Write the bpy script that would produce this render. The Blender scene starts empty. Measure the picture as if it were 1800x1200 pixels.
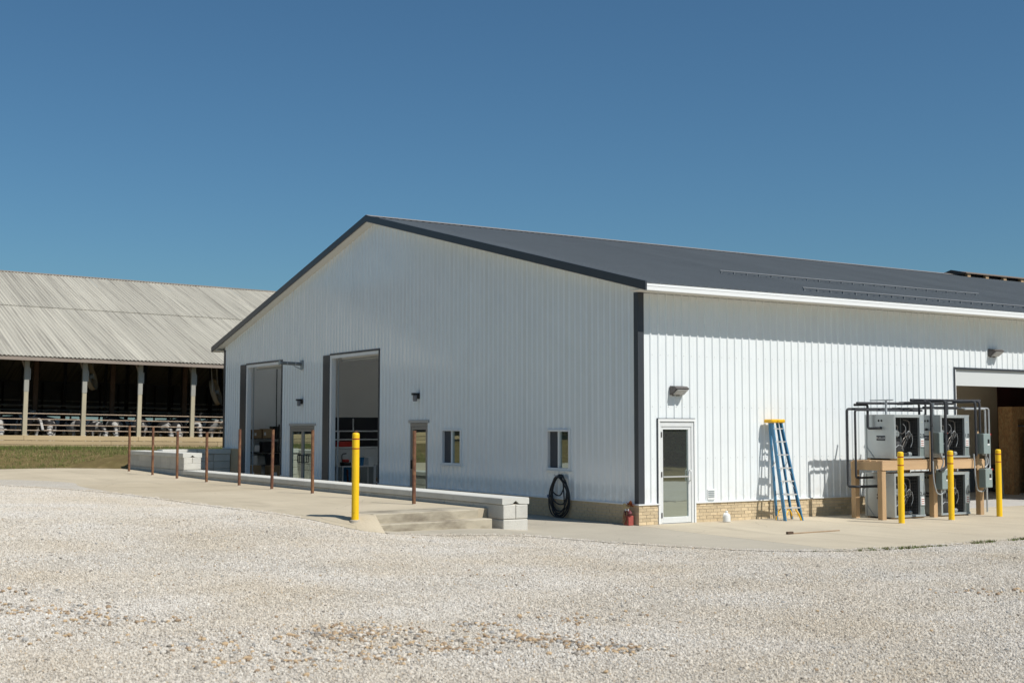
import bpy, bmesh, math, random
import numpy as np
from mathutils import Vector, Matrix
from mathutils.geometry import delaunay_2d_cdt
random.seed(7); rng = np.random.default_rng(7)
S = bpy.context.scene
COL = S.collection
PI = math.pi

# ------------------------------------------------------------------ camera
cd = bpy.data.cameras.new('camera'); cam = bpy.data.objects.new('camera', cd); COL.objects.link(cam)
CF, CYAW, CPITCH, CROLL = 2243.566, 0.571820, 0.067425, 0.000912
fw = Vector((math.sin(CYAW)*math.cos(CPITCH), math.cos(CYAW)*math.cos(CPITCH), math.sin(CPITCH)))
r0 = Vector((math.cos(CYAW), -math.sin(CYAW), 0)); u0 = r0.cross(fw)
rr = r0*math.cos(CROLL) + u0*math.sin(CROLL); uu = -r0*math.sin(CROLL) + u0*math.cos(CROLL)
mw = Matrix((rr, uu, -fw)).transposed().to_4x4(); mw.translation = Vector((-17.5542, -22.1332, 2.13))
cam.matrix_world = mw
cd.sensor_width = 36; cd.lens = CF/1800*36; cd.clip_start = .1; cd.clip_end = 4000
cd.dof.use_dof = True; cd.dof.focus_distance = 27.0; cd.dof.aperture_fstop = 2.3
S.camera = cam

# ------------------------------------------------------------------ sky and sun
TOSUN = Vector((.339, -.941, 1.28)).normalized()
SUN_EL = math.asin(TOSUN.z)
w = bpy.data.worlds.new('World'); S.world = w; w.use_nodes = True
nt = w.node_tree; nt.nodes.clear()
sky = nt.nodes.new('ShaderNodeTexSky'); sky.sky_type = 'NISHITA'; sky.sun_disc = False
sky.sun_elevation = SUN_EL; sky.sun_rotation = math.atan2(TOSUN.x, TOSUN.y)
sky.altitude = 250; sky.air_density = 1.05; sky.dust_density = 1.0; sky.ozone_density = 10.0
bg = nt.nodes.new('ShaderNodeBackground'); bg.inputs['Strength'].default_value = .062
wo = nt.nodes.new('ShaderNodeOutputWorld')
tn = nt.nodes.new('ShaderNodeMix'); tn.data_type = 'RGBA'; tn.blend_type = 'MULTIPLY'; tn.inputs[0].default_value = 1; tn.inputs[7].default_value = (.80, .98, .90, 1)
nt.links.new(sky.outputs[0], tn.inputs[6]); nt.links.new(tn.outputs[2], bg.inputs[0]); nt.links.new(bg.outputs[0], wo.inputs[0])
sl = bpy.data.lights.new('sun', 'SUN'); sl.energy = 3.5; sl.angle = math.radians(.53); sl.color = (1, .965, .905)
so = bpy.data.objects.new('sun', sl); COL.objects.link(so)
so.rotation_euler = TOSUN.to_track_quat('Z', 'Y').to_euler(); so.location = (20, -40, 50)
vs = S.view_settings; vs.view_transform = 'Standard'; vs.look = 'None'; vs.exposure = 0.45; vs.gamma = 1
try: vs.use_curve_mapping = False
except Exception: pass
S.cycles.use_denoising = True
S.cycles.max_bounces = 12; S.cycles.diffuse_bounces = 9; S.cycles.glossy_bounces = 4; S.cycles.transparent_max_bounces = 12

# ------------------------------------------------------------------ materials
MATS = {}
def mat(name, col, rough=.6, metal=0., var=0., vs=3., bump=0., bs=60., rand=0., col2=None, c2s=2., c2t=(.45, .6), stretch=(1, 1, 1), coord='pos', spec=.5):
    if name in MATS: return MATS[name]
    m = bpy.data.materials.new(name); m.use_nodes = True; t = m.node_tree; N = t.nodes; L = t.links
    b = N['Principled BSDF']; b.inputs['Roughness'].default_value = rough; b.inputs['Metallic'].default_value = metal
    b.inputs['Specular IOR Level'].default_value = spec
    col = tuple(col)+(1,)
    if not (var or bump or rand or col2):
        b.inputs['Base Color'].default_value = col; MATS[name] = m; return m
    if coord == 'pos': src = N.new('ShaderNodeNewGeometry').outputs['Position']
    else: src = N.new('ShaderNodeTexCoord').outputs['Object']
    mp = N.new('ShaderNodeMapping'); mp.inputs['Scale'].default_value = stretch; L.new(src, mp.inputs['Vector'])
    oi = N.new('ShaderNodeObjectInfo')
    if coord != 'pos':
        mu = N.new('ShaderNodeMath'); mu.operation = 'MULTIPLY'; mu.inputs[1].default_value = 57.; L.new(oi.outputs['Random'], mu.inputs[0])
        L.new(mu.outputs[0], mp.inputs['Location'])
    def noise(sc, det=5, rgh=.6):
        n = N.new('ShaderNodeTexNoise'); n.inputs['Scale'].default_value = sc; n.inputs['Detail'].default_value = det
        n.inputs['Roughness'].default_value = rgh; L.new(mp.outputs[0], n.inputs['Vector']); return n
    rgb = N.new('ShaderNodeRGB'); rgb.outputs[0].default_value = col; cur = rgb.outputs[0]
    if col2:
        n = noise(c2s); cr = N.new('ShaderNodeMapRange'); cr.inputs[1].default_value = c2t[0]; cr.inputs[2].default_value = c2t[1]
        L.new(n.outputs['Fac'], cr.inputs[0]); mx = N.new('ShaderNodeMix'); mx.data_type = 'RGBA'
        L.new(cr.outputs[0], mx.inputs[0]); L.new(cur, mx.inputs[6]); mx.inputs[7].default_value = tuple(col2)+(1,); cur = mx.outputs[2]
    if var:
        n = noise(vs); cr = N.new('ShaderNodeMapRange'); cr.inputs[1].default_value = .25; cr.inputs[2].default_value = .75
        cr.inputs[3].default_value = 1-var; cr.inputs[4].default_value = 1+var; L.new(n.outputs['Fac'], cr.inputs[0])
        vm = N.new('ShaderNodeVectorMath'); vm.operation = 'SCALE'; L.new(cur, vm.inputs[0]); L.new(cr.outputs[0], vm.inputs['Scale']); cur = vm.outputs[0]
    if rand:
        cr = N.new('ShaderNodeMapRange'); cr.inputs[3].default_value = 1-rand; cr.inputs[4].default_value = 1+rand; L.new(oi.outputs['Random'], cr.inputs[0])
        vm = N.new('ShaderNodeVectorMath'); vm.operation = 'SCALE'; L.new(cur, vm.inputs[0]); L.new(cr.outputs[0], vm.inputs['Scale']); cur = vm.outputs[0]
    L.new(cur, b.inputs['Base Color'])
    if bump:
        n = noise(bs, 6, .65); bp = N.new('ShaderNodeBump'); bp.inputs['Strength'].default_value = bump; bp.inputs['Distance'].default_value = .02
        L.new(n.outputs['Fac'], bp.inputs['Height']); L.new(bp.outputs[0], b.inputs['Normal'])
    MATS[name] = m; return m

def glass_mat(name, tint, base, ior=1.5):
    m = bpy.data.materials.new(name); m.use_nodes = True; t = m.node_tree; N = t.nodes; L = t.links; N.clear()
    o = N.new('ShaderNodeOutputMaterial'); tr = N.new('ShaderNodeBsdfTransparent'); tr.inputs[0].default_value = tuple(tint)+(1,)
    gl = N.new('ShaderNodeBsdfGlossy'); gl.inputs['Roughness'].default_value = .015; gl.inputs[0].default_value = (.84, .97, .89, 1)
    lw = N.new('ShaderNodeFresnel'); lw.inputs['IOR'].default_value = ior
    mr = N.new('ShaderNodeMapRange'); mr.inputs[3].default_value = base; mr.inputs[4].default_value = 1; L.new(lw.outputs[0], mr.inputs[0])
    nz = N.new('ShaderNodeTexNoise'); nz.inputs['Scale'].default_value = 2.2; bp = N.new('ShaderNodeBump'); bp.inputs['Strength'].default_value = .015; bp.inputs['Distance'].default_value = .02
    L.new(nz.outputs['Fac'], bp.inputs['Height']); L.new(bp.outputs[0], gl.inputs['Normal'])
    mx = N.new('ShaderNodeMixShader'); L.new(mr.outputs[0], mx.inputs[0]); L.new(tr.outputs[0], mx.inputs[1]); L.new(gl.outputs[0], mx.inputs[2]); df = N.new('ShaderNodeBsdfDiffuse'); df.inputs[0].default_value = (.75, .77, .74, 1); m2 = N.new('ShaderNodeMixShader'); m2.inputs[0].default_value = .045; L.new(mx.outputs[0], m2.inputs[1]); L.new(df.outputs[0], m2.inputs[2]); L.new(m2.outputs[0], o.inputs[0])
    MATS[name] = m; return m

M_WHITE = mat('white_painted_steel', (.80, .835, .84), .11, var=.03, vs=1.2, rand=.012, spec=1.0)
def splash(m):
    t = m.node_tree; N = t.nodes; L = t.links; b = N['Principled BSDF']; src = b.inputs['Base Color'].links[0].from_socket
    g = N.new('ShaderNodeNewGeometry'); se = N.new('ShaderNodeSeparateXYZ'); L.new(g.outputs['Position'], se.inputs[0])
    h = N.new('ShaderNodeMapRange'); h.inputs[1].default_value = .45; h.inputs[2].default_value = 1.05; h.inputs[3].default_value = 1; h.inputs[4].default_value = 0; L.new(se.outputs[2], h.inputs[0])
    n = N.new('ShaderNodeTexNoise'); n.inputs['Scale'].default_value = 3.5; n.inputs['Detail'].default_value = 8; n.inputs['Roughness'].default_value = .75; L.new(g.outputs['Position'], n.inputs['Vector'])
    r = N.new('ShaderNodeMapRange'); r.inputs[1].default_value = .42; r.inputs[2].default_value = .72; r.inputs[4].default_value = .45; L.new(n.outputs['Fac'], r.inputs[0])
    k = N.new('ShaderNodeMath'); k.operation = 'MULTIPLY'; L.new(h.outputs[0], k.inputs[0]); L.new(r.outputs[0], k.inputs[1])
    x = N.new('ShaderNodeMix'); x.data_type = 'RGBA'; L.new(k.outputs[0], x.inputs[0]); L.new(src, x.inputs[6]); x.inputs[7].default_value = (.52, .47, .38, 1); L.new(x.outputs[2], b.inputs['Base Color'])
splash(M_WHITE)
M_TRIMW = mat('white_trim', (.78, .79, .78), .45)
M_SOFFIT = mat('white_soffit', (.74, .73, .69), .55)
M_CHAR = mat('charcoal_trim', (.045, .05, .058), .4, var=.08, vs=2)
M_ROOF = mat('charcoal_roof_steel', (.112, .124, .130), .45, var=.08, vs=1.0, rand=.06, spec=.4)
M_RIDGE = mat('ridge_cap_steel', (.30, .27, .24), .4, rand=.03)
M_BRICK = mat('tan_brick', (.62, .49, .31), .85, var=.10, vs=9, bump=.5, bs=90, rand=.16)
M_MORT = mat('mortar', (.47, .42, .34), .95, bump=.4, bs=120)
M_ALU = mat('brushed_aluminium', (.74, .755, .75), .4, .15, var=.04, vs=6)
M_WFRAME = mat('white_vinyl', (.76, .77, .76), .4)
M_DARKIN = mat('interior_shade', (.022, .022, .025), .8)  # near-black colour standing for unlit depth
M_LINER = mat('white_liner_panel', (.80, .81, .80), .6, var=.03, vs=1)
M_GREYWALL = mat('grey_partition', (.66, .63, .58), .7, var=.04, vs=.7)
M_BEIGE = mat('beige_wall', (.62, .54, .42), .75, var=.05, vs=1)
M_WAIN = mat('grey_wainscot', (.20, .22, .25), .6)
M_RED = mat('dark_red_panel', (.075, .022, .018), .7, var=.1, vs=2)
M_OSB = mat('osb_sheet', (.44, .24, .105), .85, var=.35, vs=22, bump=.3, bs=40, stretch=(1, 1, .5), col2=(.50, .32, .15), c2s=16, c2t=(.45, .6))
M_SLAB = mat('interior_slab', (.55, .53, .50), .5, var=.12, vs=1.2)
M_BLOCK = mat('cast_concrete_block', (.55, .53, .475), .9, var=.13, vs=2.5, bump=.7, bs=35, rand=.07, col2=(.50, .485, .44), c2s=1.3, c2t=(.5, .75))
M_CAP = mat('cast_concrete_cap', (.60, .59, .54), .88, var=.09, vs=2.0, bump=.3, bs=50, rand=.05)
M_YEL = mat('yellow_plastic_sleeve', (.88, .54, .006), .5, var=.05, vs=4, col2=(.62, .36, .02), c2s=7, c2t=(.60, .78), bump=.1, bs=30)
M_STRIPE = mat('red_reflective_tape', (.34, .03, .012), .5)
M_RUST = mat('rusty_steel', (.135, .058, .034), .85, var=.35, vs=14, bump=.3, bs=150, col2=(.21, .105, .05), c2s=5)
M_BLUE = mat('blue_fibreglass', (.055, .20, .35), .45, var=.06, vs=6)
M_LYEL = mat('yellow_ladder_plastic', (.78, .43, .01), .45)
M_ALU2 = mat('mill_aluminium', (.66, .66, .65), .4, .5)
M_HOSE = mat('black_rubber', (.018, .018, .02), .5)
M_GALV = mat('galvanised_sheet', (.47, .50, .495), .38, .35, var=.10, vs=1.6, rand=.03)
M_GALV2 = mat('grey_enamel', (.33, .37, .38), .45, .1, var=.06, vs=5)
M_DARKMETAL = mat('dark_machinery', (.035, .036, .037), .6, var=.3, vs=20)
M_PIPEINS = mat('pipe_insulation', (.035, .037, .042), .8, bump=.3, bs=40)
M_COND = mat('grey_conduit', (.40, .42, .43), .45, .3)
M_COPPER = mat('tubing', (.22, .20, .18), .4, .5)
M_TIMBER = mat('treated_timber', (.46, .305, .165), .8, var=.18, vs=3, stretch=(1, 1, .12), bump=.25, bs=40, rand=.12)
M_TIMBERX = mat('treated_beam', (.52, .345, .19), .8, var=.18, vs=3, stretch=(.12, 1, 1), bump=.25, bs=40, rand=.10)
M_BOXG = mat('grey_green_enclosure', (.20, .245, .235), .45, var=.05, vs=5)
M_REDH = mat('red_handle', (.55, .03, .02), .4)
M_LABEL = mat('white_sticker', (.75, .75, .73), .6)
M_BLACK = mat('black_plastic', (.012, .012, .013), .45)
M_BRONZE = mat('bronze_fixture', (.10, .09, .085), .5, .2)
M_LENS = mat('prismatic_lens', (.40, .40, .39), .25, bump=.5, bs=60)
M_CARD = mat('cardboard', (.38, .25, .13), .85, var=.05, vs=4, rand=.12)
M_PLASTW = mat('white_plastic', (.74, .74, .72), .45)
M_BARNROOF = mat('weathered_barn_roof', (.42, .395, .33), .85, var=.2, vs=.8, rand=.07, col2=(.24, .22, .185), c2s=1.15, c2t=(.50, .70), stretch=(8.0, .13, .13), bump=.2, bs=30)
M_BARNPOST = mat('weathered_post', (.44, .385, .27), .85, var=.15, vs=3, stretch=(1, 1, .2), rand=.06)
M_BARNPOSTG = mat('greyed_post', (.34, .33, .29), .85, var=.15, vs=3, stretch=(1, 1, .2))
M_BARNFASC = mat('weathered_fascia', (.30, .245, .20), .85, var=.2, vs=2, stretch=(.2, 1, 1))
M_PLANK = mat('pale_plank', (.47, .355, .20), .85, var=.16, vs=2.5, stretch=(.15, 1, 1), bump=.2, bs=30, rand=.1)
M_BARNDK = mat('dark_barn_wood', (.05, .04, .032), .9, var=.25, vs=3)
M_RAIL = mat('rusty_pipe_rail', (.36, .27, .19), .7, var=.2, vs=3)
M_PIPEG = mat('dull_galvanised_pipe', (.5, .5, .48), .6, .2)
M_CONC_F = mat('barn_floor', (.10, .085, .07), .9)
G_DOOR = glass_mat('tinted_door_glass', (.08, .09, .09), .50)
G_WIN = glass_mat('window_glass', (.14, .16, .15), .36)
G_COAT = glass_mat('coated_door_glass', (.10, .11, .11), .42)

# ------------------------------------------------------------------ mesh builder
class MB:
    def __init__(s): s.v = []; s.f = []; s.mi = []
    def add(s, vs, fs, mi=0):
        o = len(s.v); s.v += [tuple(p) for p in vs]; s.f += [tuple(i+o for i in f) for f in fs]; s.mi += [mi]*len(fs)
    def box(s, x0, x1, y0, y1, z0, z1, ch=0, M=None, mi=0):
        if ch <= 0:
            vs = [(x, y, z) for x in (x0, x1) for y in (y0, y1) for z in (z0, z1)]
            fs = [(0, 1, 3, 2), (4, 6, 7, 5), (0, 4, 5, 1), (2, 3, 7, 6), (0, 2, 6, 4), (1, 5, 7, 3)]
        else:
            X = (x0, x1); Y = (y0, y1); Z = (z0, z1); vs = []; idx = {}
            for i in (0, 1):
                for j in (0, 1):
                    for k in (0, 1):
                        sx, sy, sz = (1-2*i)*ch, (1-2*j)*ch, (1-2*k)*ch
                        idx[i, j, k, 0] = len(vs); vs.append((X[i], Y[j]+sy, Z[k]+sz))
                        idx[i, j, k, 1] = len(vs); vs.append((X[i]+sx, Y[j], Z[k]+sz))
                        idx[i, j, k, 2] = len(vs); vs.append((X[i]+sx, Y[j]+sy, Z[k]))
            fs = []; q = ((0, 0), (1, 0), (1, 1), (0, 1))
            for i in (0, 1):
                fs.append([idx[i, a, b, 0] for a, b in (q if i else q[::-1])])
                fs.append([idx[a, i, b, 1] for a, b in (q[::-1] if i else q)])
                fs.append([idx[a, b, i, 2] for a, b in (q if i else q[::-1])])
            for a in (0, 1):
                for b in (0, 1):
                    fs.append([idx[a, b, 0, 0], idx[a, b, 1, 0], idx[a, b, 1, 1], idx[a, b, 0, 1]])
                    fs.append([idx[a, 0, b, 0], idx[a, 1, b, 0], idx[a, 1, b, 2], idx[a, 0, b, 2]])
                    fs.append([idx[0, a, b, 1], idx[1, a, b, 1], idx[1, a, b, 2], idx[0, a, b, 2]])
            for i in (0, 1):
                for j in (0, 1):
                    for k in (0, 1): fs.append([idx[i, j, k, 0], idx[i, j, k, 1], idx[i, j, k, 2]])
        if M is not None: vs = [M @ Vector(p) for p in vs]
        s.add(vs, fs, mi); return s
    def bar(s, a, b, wd, ht, up=(0, 0, 1), mi=0):
        a = Vector(a); b = Vector(b); d = (b-a).normalized(); sd = d.cross(Vector(up))
        if sd.length < 1e-4: sd = d.cross(Vector((1, 0, 0)))
        sd.normalize(); up = sd.cross(d)
        vs = [p + sd*(i*wd/2) + up*(j*ht/2) for p in (a, b) for i, j in ((-1, -1), (1, -1), (1, 1), (-1, 1))]
        s.add(vs, [(0, 3, 2, 1), (4, 5, 6, 7), (0, 1, 5, 4), (1, 2, 6, 5), (2, 3, 7, 6), (3, 0, 4, 7)], mi); return s
    def tube(s, pts, r, n=8, cap=True, mi=0, closed=False):
        P = [Vector(p) for p in pts]; k = len(P); R = r if isinstance(r, (list, tuple)) else [r]*k
        T = []
        for i in range(k):
            a = P[i-1] if (i > 0 or closed) else P[i]; b = P[(i+1) % k] if (i < k-1 or closed) else P[i]
            T.append((b-a).normalized())
        nn = T[0].orthogonal().normalized(); vs = []
        for i in range(k):
            if i: nn = (nn - T[i]*nn.dot(T[i])).normalized()
            bn = T[i].cross(nn)
            for j in range(n):
                a = 2*PI*j/n; vs.append(P[i] + (nn*math.cos(a) + bn*math.sin(a))*R[i])
        fs = [(i*n+j, i*n+(j+1) % n, (i+1)*n+(j+1) % n, (i+1)*n+j) for i in range(k-1) for j in range(n)]
        if closed: fs += [((k-1)*n+j, (k-1)*n+(j+1) % n, (j+1) % n, j) for j in range(n)]
        elif cap: fs += [tuple(range(n))[::-1], tuple((k-1)*n+j for j in range(n))]
        s.add(vs, fs, mi); return s
    def lathe(s, prof, n=20, o=(0, 0, 0), M=None, mi=0):
        vs = []
        for r, z in prof:
            for j in range(n):
                a = 2*PI*j/n; vs.append(Vector((o[0]+r*math.cos(a), o[1]+r*math.sin(a), o[2]+z)))
        k = len(prof); fs = [(i*n+j, i*n+(j+1) % n, (i+1)*n+(j+1) % n, (i+1)*n+j) for i in range(k-1) for j in range(n)]
        if prof[0][0] > 1e-6: fs.append(tuple(range(n))[::-1])
        if prof[-1][0] > 1e-6: fs.append(tuple((k-1)*n+j for j in range(n)))
        if M is not None: vs = [M @ p for p in vs]
        s.add(vs, fs, mi); return s
    def prism(s, poly, a, b, ex, ey, mi=0):
        a = Vector(a); b = Vector(b); ex = Vector(ex); ey = Vector(ey); n = len(poly)
        vs = [p + ex*u + ey*v for p in (a, b) for u, v in poly]
        s.add(vs, [tuple(range(n)), tuple(range(2*n-1, n-1, -1))] + [(i, n+i, n+(i+1) % n, (i+1) % n) for i in range(n)], mi); return s
    def mesh(s, name, mats, smooth=False, fix=True):
        me = bpy.data.meshes.new(name); me.from_pydata(s.v, [], s.f)
        for m in (mats if isinstance(mats, (list, tuple)) else [mats]): me.materials.append(m)
        if any(s.mi): me.polygons.foreach_set('material_index', s.mi)
        if fix and len(s.f) < 60000:
            bm = bmesh.new(); bm.from_mesh(me); bmesh.ops.recalc_face_normals(bm, faces=bm.faces); bm.to_mesh(me); bm.free()
        if smooth:
            me.shade_smooth()
            try: me.set_sharp_from_angle(angle=math.radians(40))
            except Exception: pass
        me.update(); return me
    def build(s, name, mats, parent=None, smooth=False, loc=None, fix=True):
        return inst(name, s.mesh(name, mats, smooth, fix), parent, loc)
def inst(name, me, parent=None, loc=None, rot=None):
    o = bpy.data.objects.new(name, me); COL.objects.link(o)
    if parent: o.parent = parent
    if loc is not None: o.location = loc
    if rot is not None: o.rotation_euler = rot
    return o
def tag(o, label=None, cat=None, group=None, kind=None):
    if label: o['label'] = label
    if cat: o['category'] = cat
    if group: o['group'] = group
    if kind: o['kind'] = kind
    return o
def thing(name, label, cat, loc=(0, 0, 0), rz=0, group=None):
    o = bpy.data.objects.new(name, None); COL.objects.link(o); o.location = loc; o.rotation_euler = (0, 0, rz); o.empty_display_size = .2
    return tag(o, label, cat, group)
def dup(root, loc, rz=0, label=None):
    r = root.copy(); COL.objects.link(r); r.location = loc; r.rotation_euler = (0, 0, rz)
    if label: r['label'] = label
    for ch in list(root.children):
        c = ch.copy(); COL.objects.link(c); c.parent = r
        for g in list(ch.children):
            d = g.copy(); COL.objects.link(d); d.parent = c
    return r
def arc(c, e1, e2, r, a0, a1, n=6):
    c = Vector(c); e1 = Vector(e1); e2 = Vector(e2)
    return [c + e1*(r*math.cos(a0+(a1-a0)*i/n)) + e2*(r*math.sin(a0+(a1-a0)*i/n)) for i in range(n+1)]
def rounded(pts, r=.06, n=4):
    P = [Vector(p) for p in pts]; out = [P[0]]
    for i in range(1, len(P)-1):
        a = (P[i-1]-P[i]); b = (P[i+1]-P[i]); k = min(r, a.length*.45, b.length*.45); a.normalize(); b.normalize()
        p0 = P[i]+a*k; p1 = P[i]+b*k
        for j in range(n+1):
            t = j/n; out.append(p0*(1-t)**2 + P[i]*2*t*(1-t) + p1*t*t)
    out.append(P[-1]); return out
def sstep(a, b, x):
    t = min(1, max(0, (x-a)/(b-a))); return t*t*(3-2*t)
def text(name, body, size, M, m, parent, depth=.002):
    cu = bpy.data.curves.new(name, 'FONT'); cu.body = body; cu.size = size; cu.extrude = depth; cu.align_x = 'CENTER'; cu.align_y = 'CENTER'
    o = bpy.data.objects.new(name, cu); COL.objects.link(o)
    me = bpy.data.meshes.new_from_object(o.evaluated_get(bpy.context.evaluated_depsgraph_get()))
    bpy.data.objects.remove(o); me.materials.clear(); me.materials.append(m); me.transform(M)
    return inst(name, me, parent)

# ------------------------------------------------------------------ terrain
CP = np.array([(0, 0, 0), (5, -3, 0), (10, -3, 0), (16, -3, 0), (0, -6, 0), (5, -6.6, 0), (12, -8, 0), (-2.8, .17, -.02), (-3.5, .05, .07), (-5, 0, .11), (-6.4, -.1, .13),
    (-7, -.6, .22), (-7.4, .44, .36), (-7.9, 4.06, .42), (-8.5, 10.5, .47), (-10, 16.3, .49), (-9, 28, .55), (-20, 10, .5), (-20, -5, .32), (-14, -8, .17), (-12, -11, .1), (-17, -20, .12),
    (-8, -15, .04), (-4, -8, .02), (-3, -11, .01), (5, -15, 0), (22, -15, 0), (-5.4, -1.2, .09), (-3.2, -3.3, .02), (-8, -4, .17), (-20, 28, .6), (25, 0, 0)], float)
def tps_fit(P):
    n = len(P); d = np.hypot(P[:, None, 0]-P[None, :, 0], P[:, None, 1]-P[None, :, 1])
    K = np.where(d > 0, d*d*np.log(d+1e-12), 0) + np.eye(n)*.3
    A = np.zeros((n+3, n+3)); A[:n, :n] = K; A[:n, n] = 1; A[:n, n+1:] = P[:, :2]; A[n, :n] = 1; A[n+1:, :n] = P[:, :2].T
    return np.linalg.solve(A, np.r_[P[:, 2], 0, 0, 0])
TW = tps_fit(CP)
def zbase(x, y):
    d = np.hypot(CP[:, 0]-x, CP[:, 1]-y); v = float((TW[:len(CP)]*np.where(d > 0, d*d*np.log(d+1e-12), 0)).sum() + TW[-3] + TW[-2]*x + TW[-1]*y)
    far = sstep(24, 55, math.hypot(x, y)); return (1-far)*min(.65, max(-.04, v)) + far*.1
def zg(x, y):
    z = zbase(x, y)
    if x > -3.1 and y > 0.05: z = 0.
    if y > 25: # retained ground behind the end wall and the bank below the barn
        a = sstep(-3.3, -2.9, x) if y < 26.7 else sstep(-3.3-(y-26.7)*1.3, -2.9, x)
        z = z*(1-a*sstep(25.1, 25.5, y)) + 1.05*a*sstep(25.1, 25.5, y)
    if y > 28.6:
        t = sstep(28.6, 34.2, y); z = z*(1-t) + (1.16-.0134*min(40, max(-30, x)))*t
    return z
def coords(a, b, st, far): 
    l = list(np.arange(a, b+1e-6, st)); k = st; lo = a; hi = b
    while hi < far: k *= 1.5; lo -= k; hi += k; l = [lo]+l+[hi]
    return l
gx = sorted(set(coords(-26, 26, .5, 1500) + [-3.3, -2.9, -3.1, -3.0])); gy = sorted(set(coords(-26, 40, .5, 1500) + [25.1, 25.3, 25.45]))
b = MB(); nx, ny = len(gx), len(gy)
b.v = [(x, y, zg(x, y)-.014) for y in gy for x in gx]
b.f = [(j*nx+i, j*nx+i+1, (j+1)*nx+i+1, (j+1)*nx+i) for j in range(ny-1) for i in range(nx-1)]; b.mi = [0]*len(b.f)

def ground_mat():
    m = bpy.data.materials.new('gravel_and_grass_ground'); m.use_nodes = True; t = m.node_tree; N = t.nodes; L = t.links; bs = N['Principled BSDF']; bs.inputs['Roughness'].default_value = .95
    bs.inputs['Specular IOR Level'].default_value = .2
    pos = N.new('ShaderNodeNewGeometry').outputs['Position']
    def noise(s, d=4): n = N.new('ShaderNodeTexNoise'); n.inputs['Scale'].default_value = s; n.inputs['Detail'].default_value = d; n.inputs['Roughness'].default_value = .65; L.new(pos, n.inputs['Vector']); return n.outputs['Fac']
    def ramp(f, st): r = N.new('ShaderNodeValToRGB'); e = r.color_ramp.elements; e[0].position, e[0].color = st[0][0], st[0][1]+(1,); e[1].position, e[1].color = st[-1][0], st[-1][1]+(1,)
    def ramp(f, st):
        r = N.new('ShaderNodeValToRGB'); e = r.color_ramp.elements
        while len(e) < len(st): e.new(.5)
        for q, (p, c) in zip(e, st): q.position = p; q.color = c+(1,)
        L.new(f, r.inputs[0]); return r.outputs[0]
    def mix(f, a, b_):
        x = N.new('ShaderNodeMix'); x.data_type = 'RGBA'; L.new(f, x.inputs[0]); L.new(a, x.inputs[6]); L.new(b_, x.inputs[7]); return x.outputs[2]
    vo = N.new('ShaderNodeTexVoronoi'); vo.inputs['Scale'].default_value = 38; L.new(pos, vo.inputs['Vector'])
    sp = N.new('ShaderNodeSeparateColor'); L.new(vo.outputs['Color'], sp.inputs[0])
    grav = ramp(sp.outputs[0], [(0, (.44, .405, .355)), (.3, (.52, .48, .42)), (.75, (.57, .53, .465)), (1, (.63, .59, .53))])
    tan = ramp(noise(.35), [(.35, (1, 1, 1)), (.7, (.93, .90, .84))]) 
    mu = N.new('ShaderNodeMix'); mu.data_type = 'RGBA'; mu.blend_type = 'MULTIPLY'; mu.inputs[0].default_value = 1; L.new(grav, mu.inputs[6]); L.new(tan, mu.inputs[7])
    grass = ramp(noise(1.6, 8), [(.32, (.14, .10, .045)), (.5, (.15, .115, .045)), (.68, (.22, .165, .075))])
    se = N.new('ShaderNodeSeparateXYZ'); L.new(pos, se.inputs[0])
    def ma(op, a, v=None, c=None):
        k = N.new('ShaderNodeMath'); k.operation = op
        for i, q in enumerate((a, v, c)):
            if q is None: continue
            if isinstance(q, (int, float)): k.inputs[i].default_value = q
            else: L.new(q, k.inputs[i])
        return k.outputs[0]
    wob = ma('MULTIPLY', noise(.6), 2.)
    d1 = ma('ADD', ma('SUBTRACT', ma('MULTIPLY', se.outputs[0], .644), ma('MULTIPLY', se.outputs[1], .765)), wob)
    d2 = ma('ADD', se.outputs[1], wob); d3 = ma('SUBTRACT', wob, se.outputs[0])
    g = ma('MAXIMUM', ma('MAXIMUM', ma('GREATER_THAN', d1, 25.), ma('GREATER_THAN', d2, 27.4)), ma('GREATER_THAN', d3, 26.))
    L.new(mix(g, mu.outputs[2], grass), bs.inputs['Base Color'])
    bp = N.new('ShaderNodeBump'); bp.inputs['Strength'].default_value = .9; bp.inputs['Distance'].default_value = .02; L.new(vo.outputs['Distance'], bp.inputs['Height']); L.new(bp.outputs[0], bs.inputs['Normal'])
    return m
ground = tag(b.build('ground', ground_mat(), smooth=True, fix=False), kind='structure')

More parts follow.
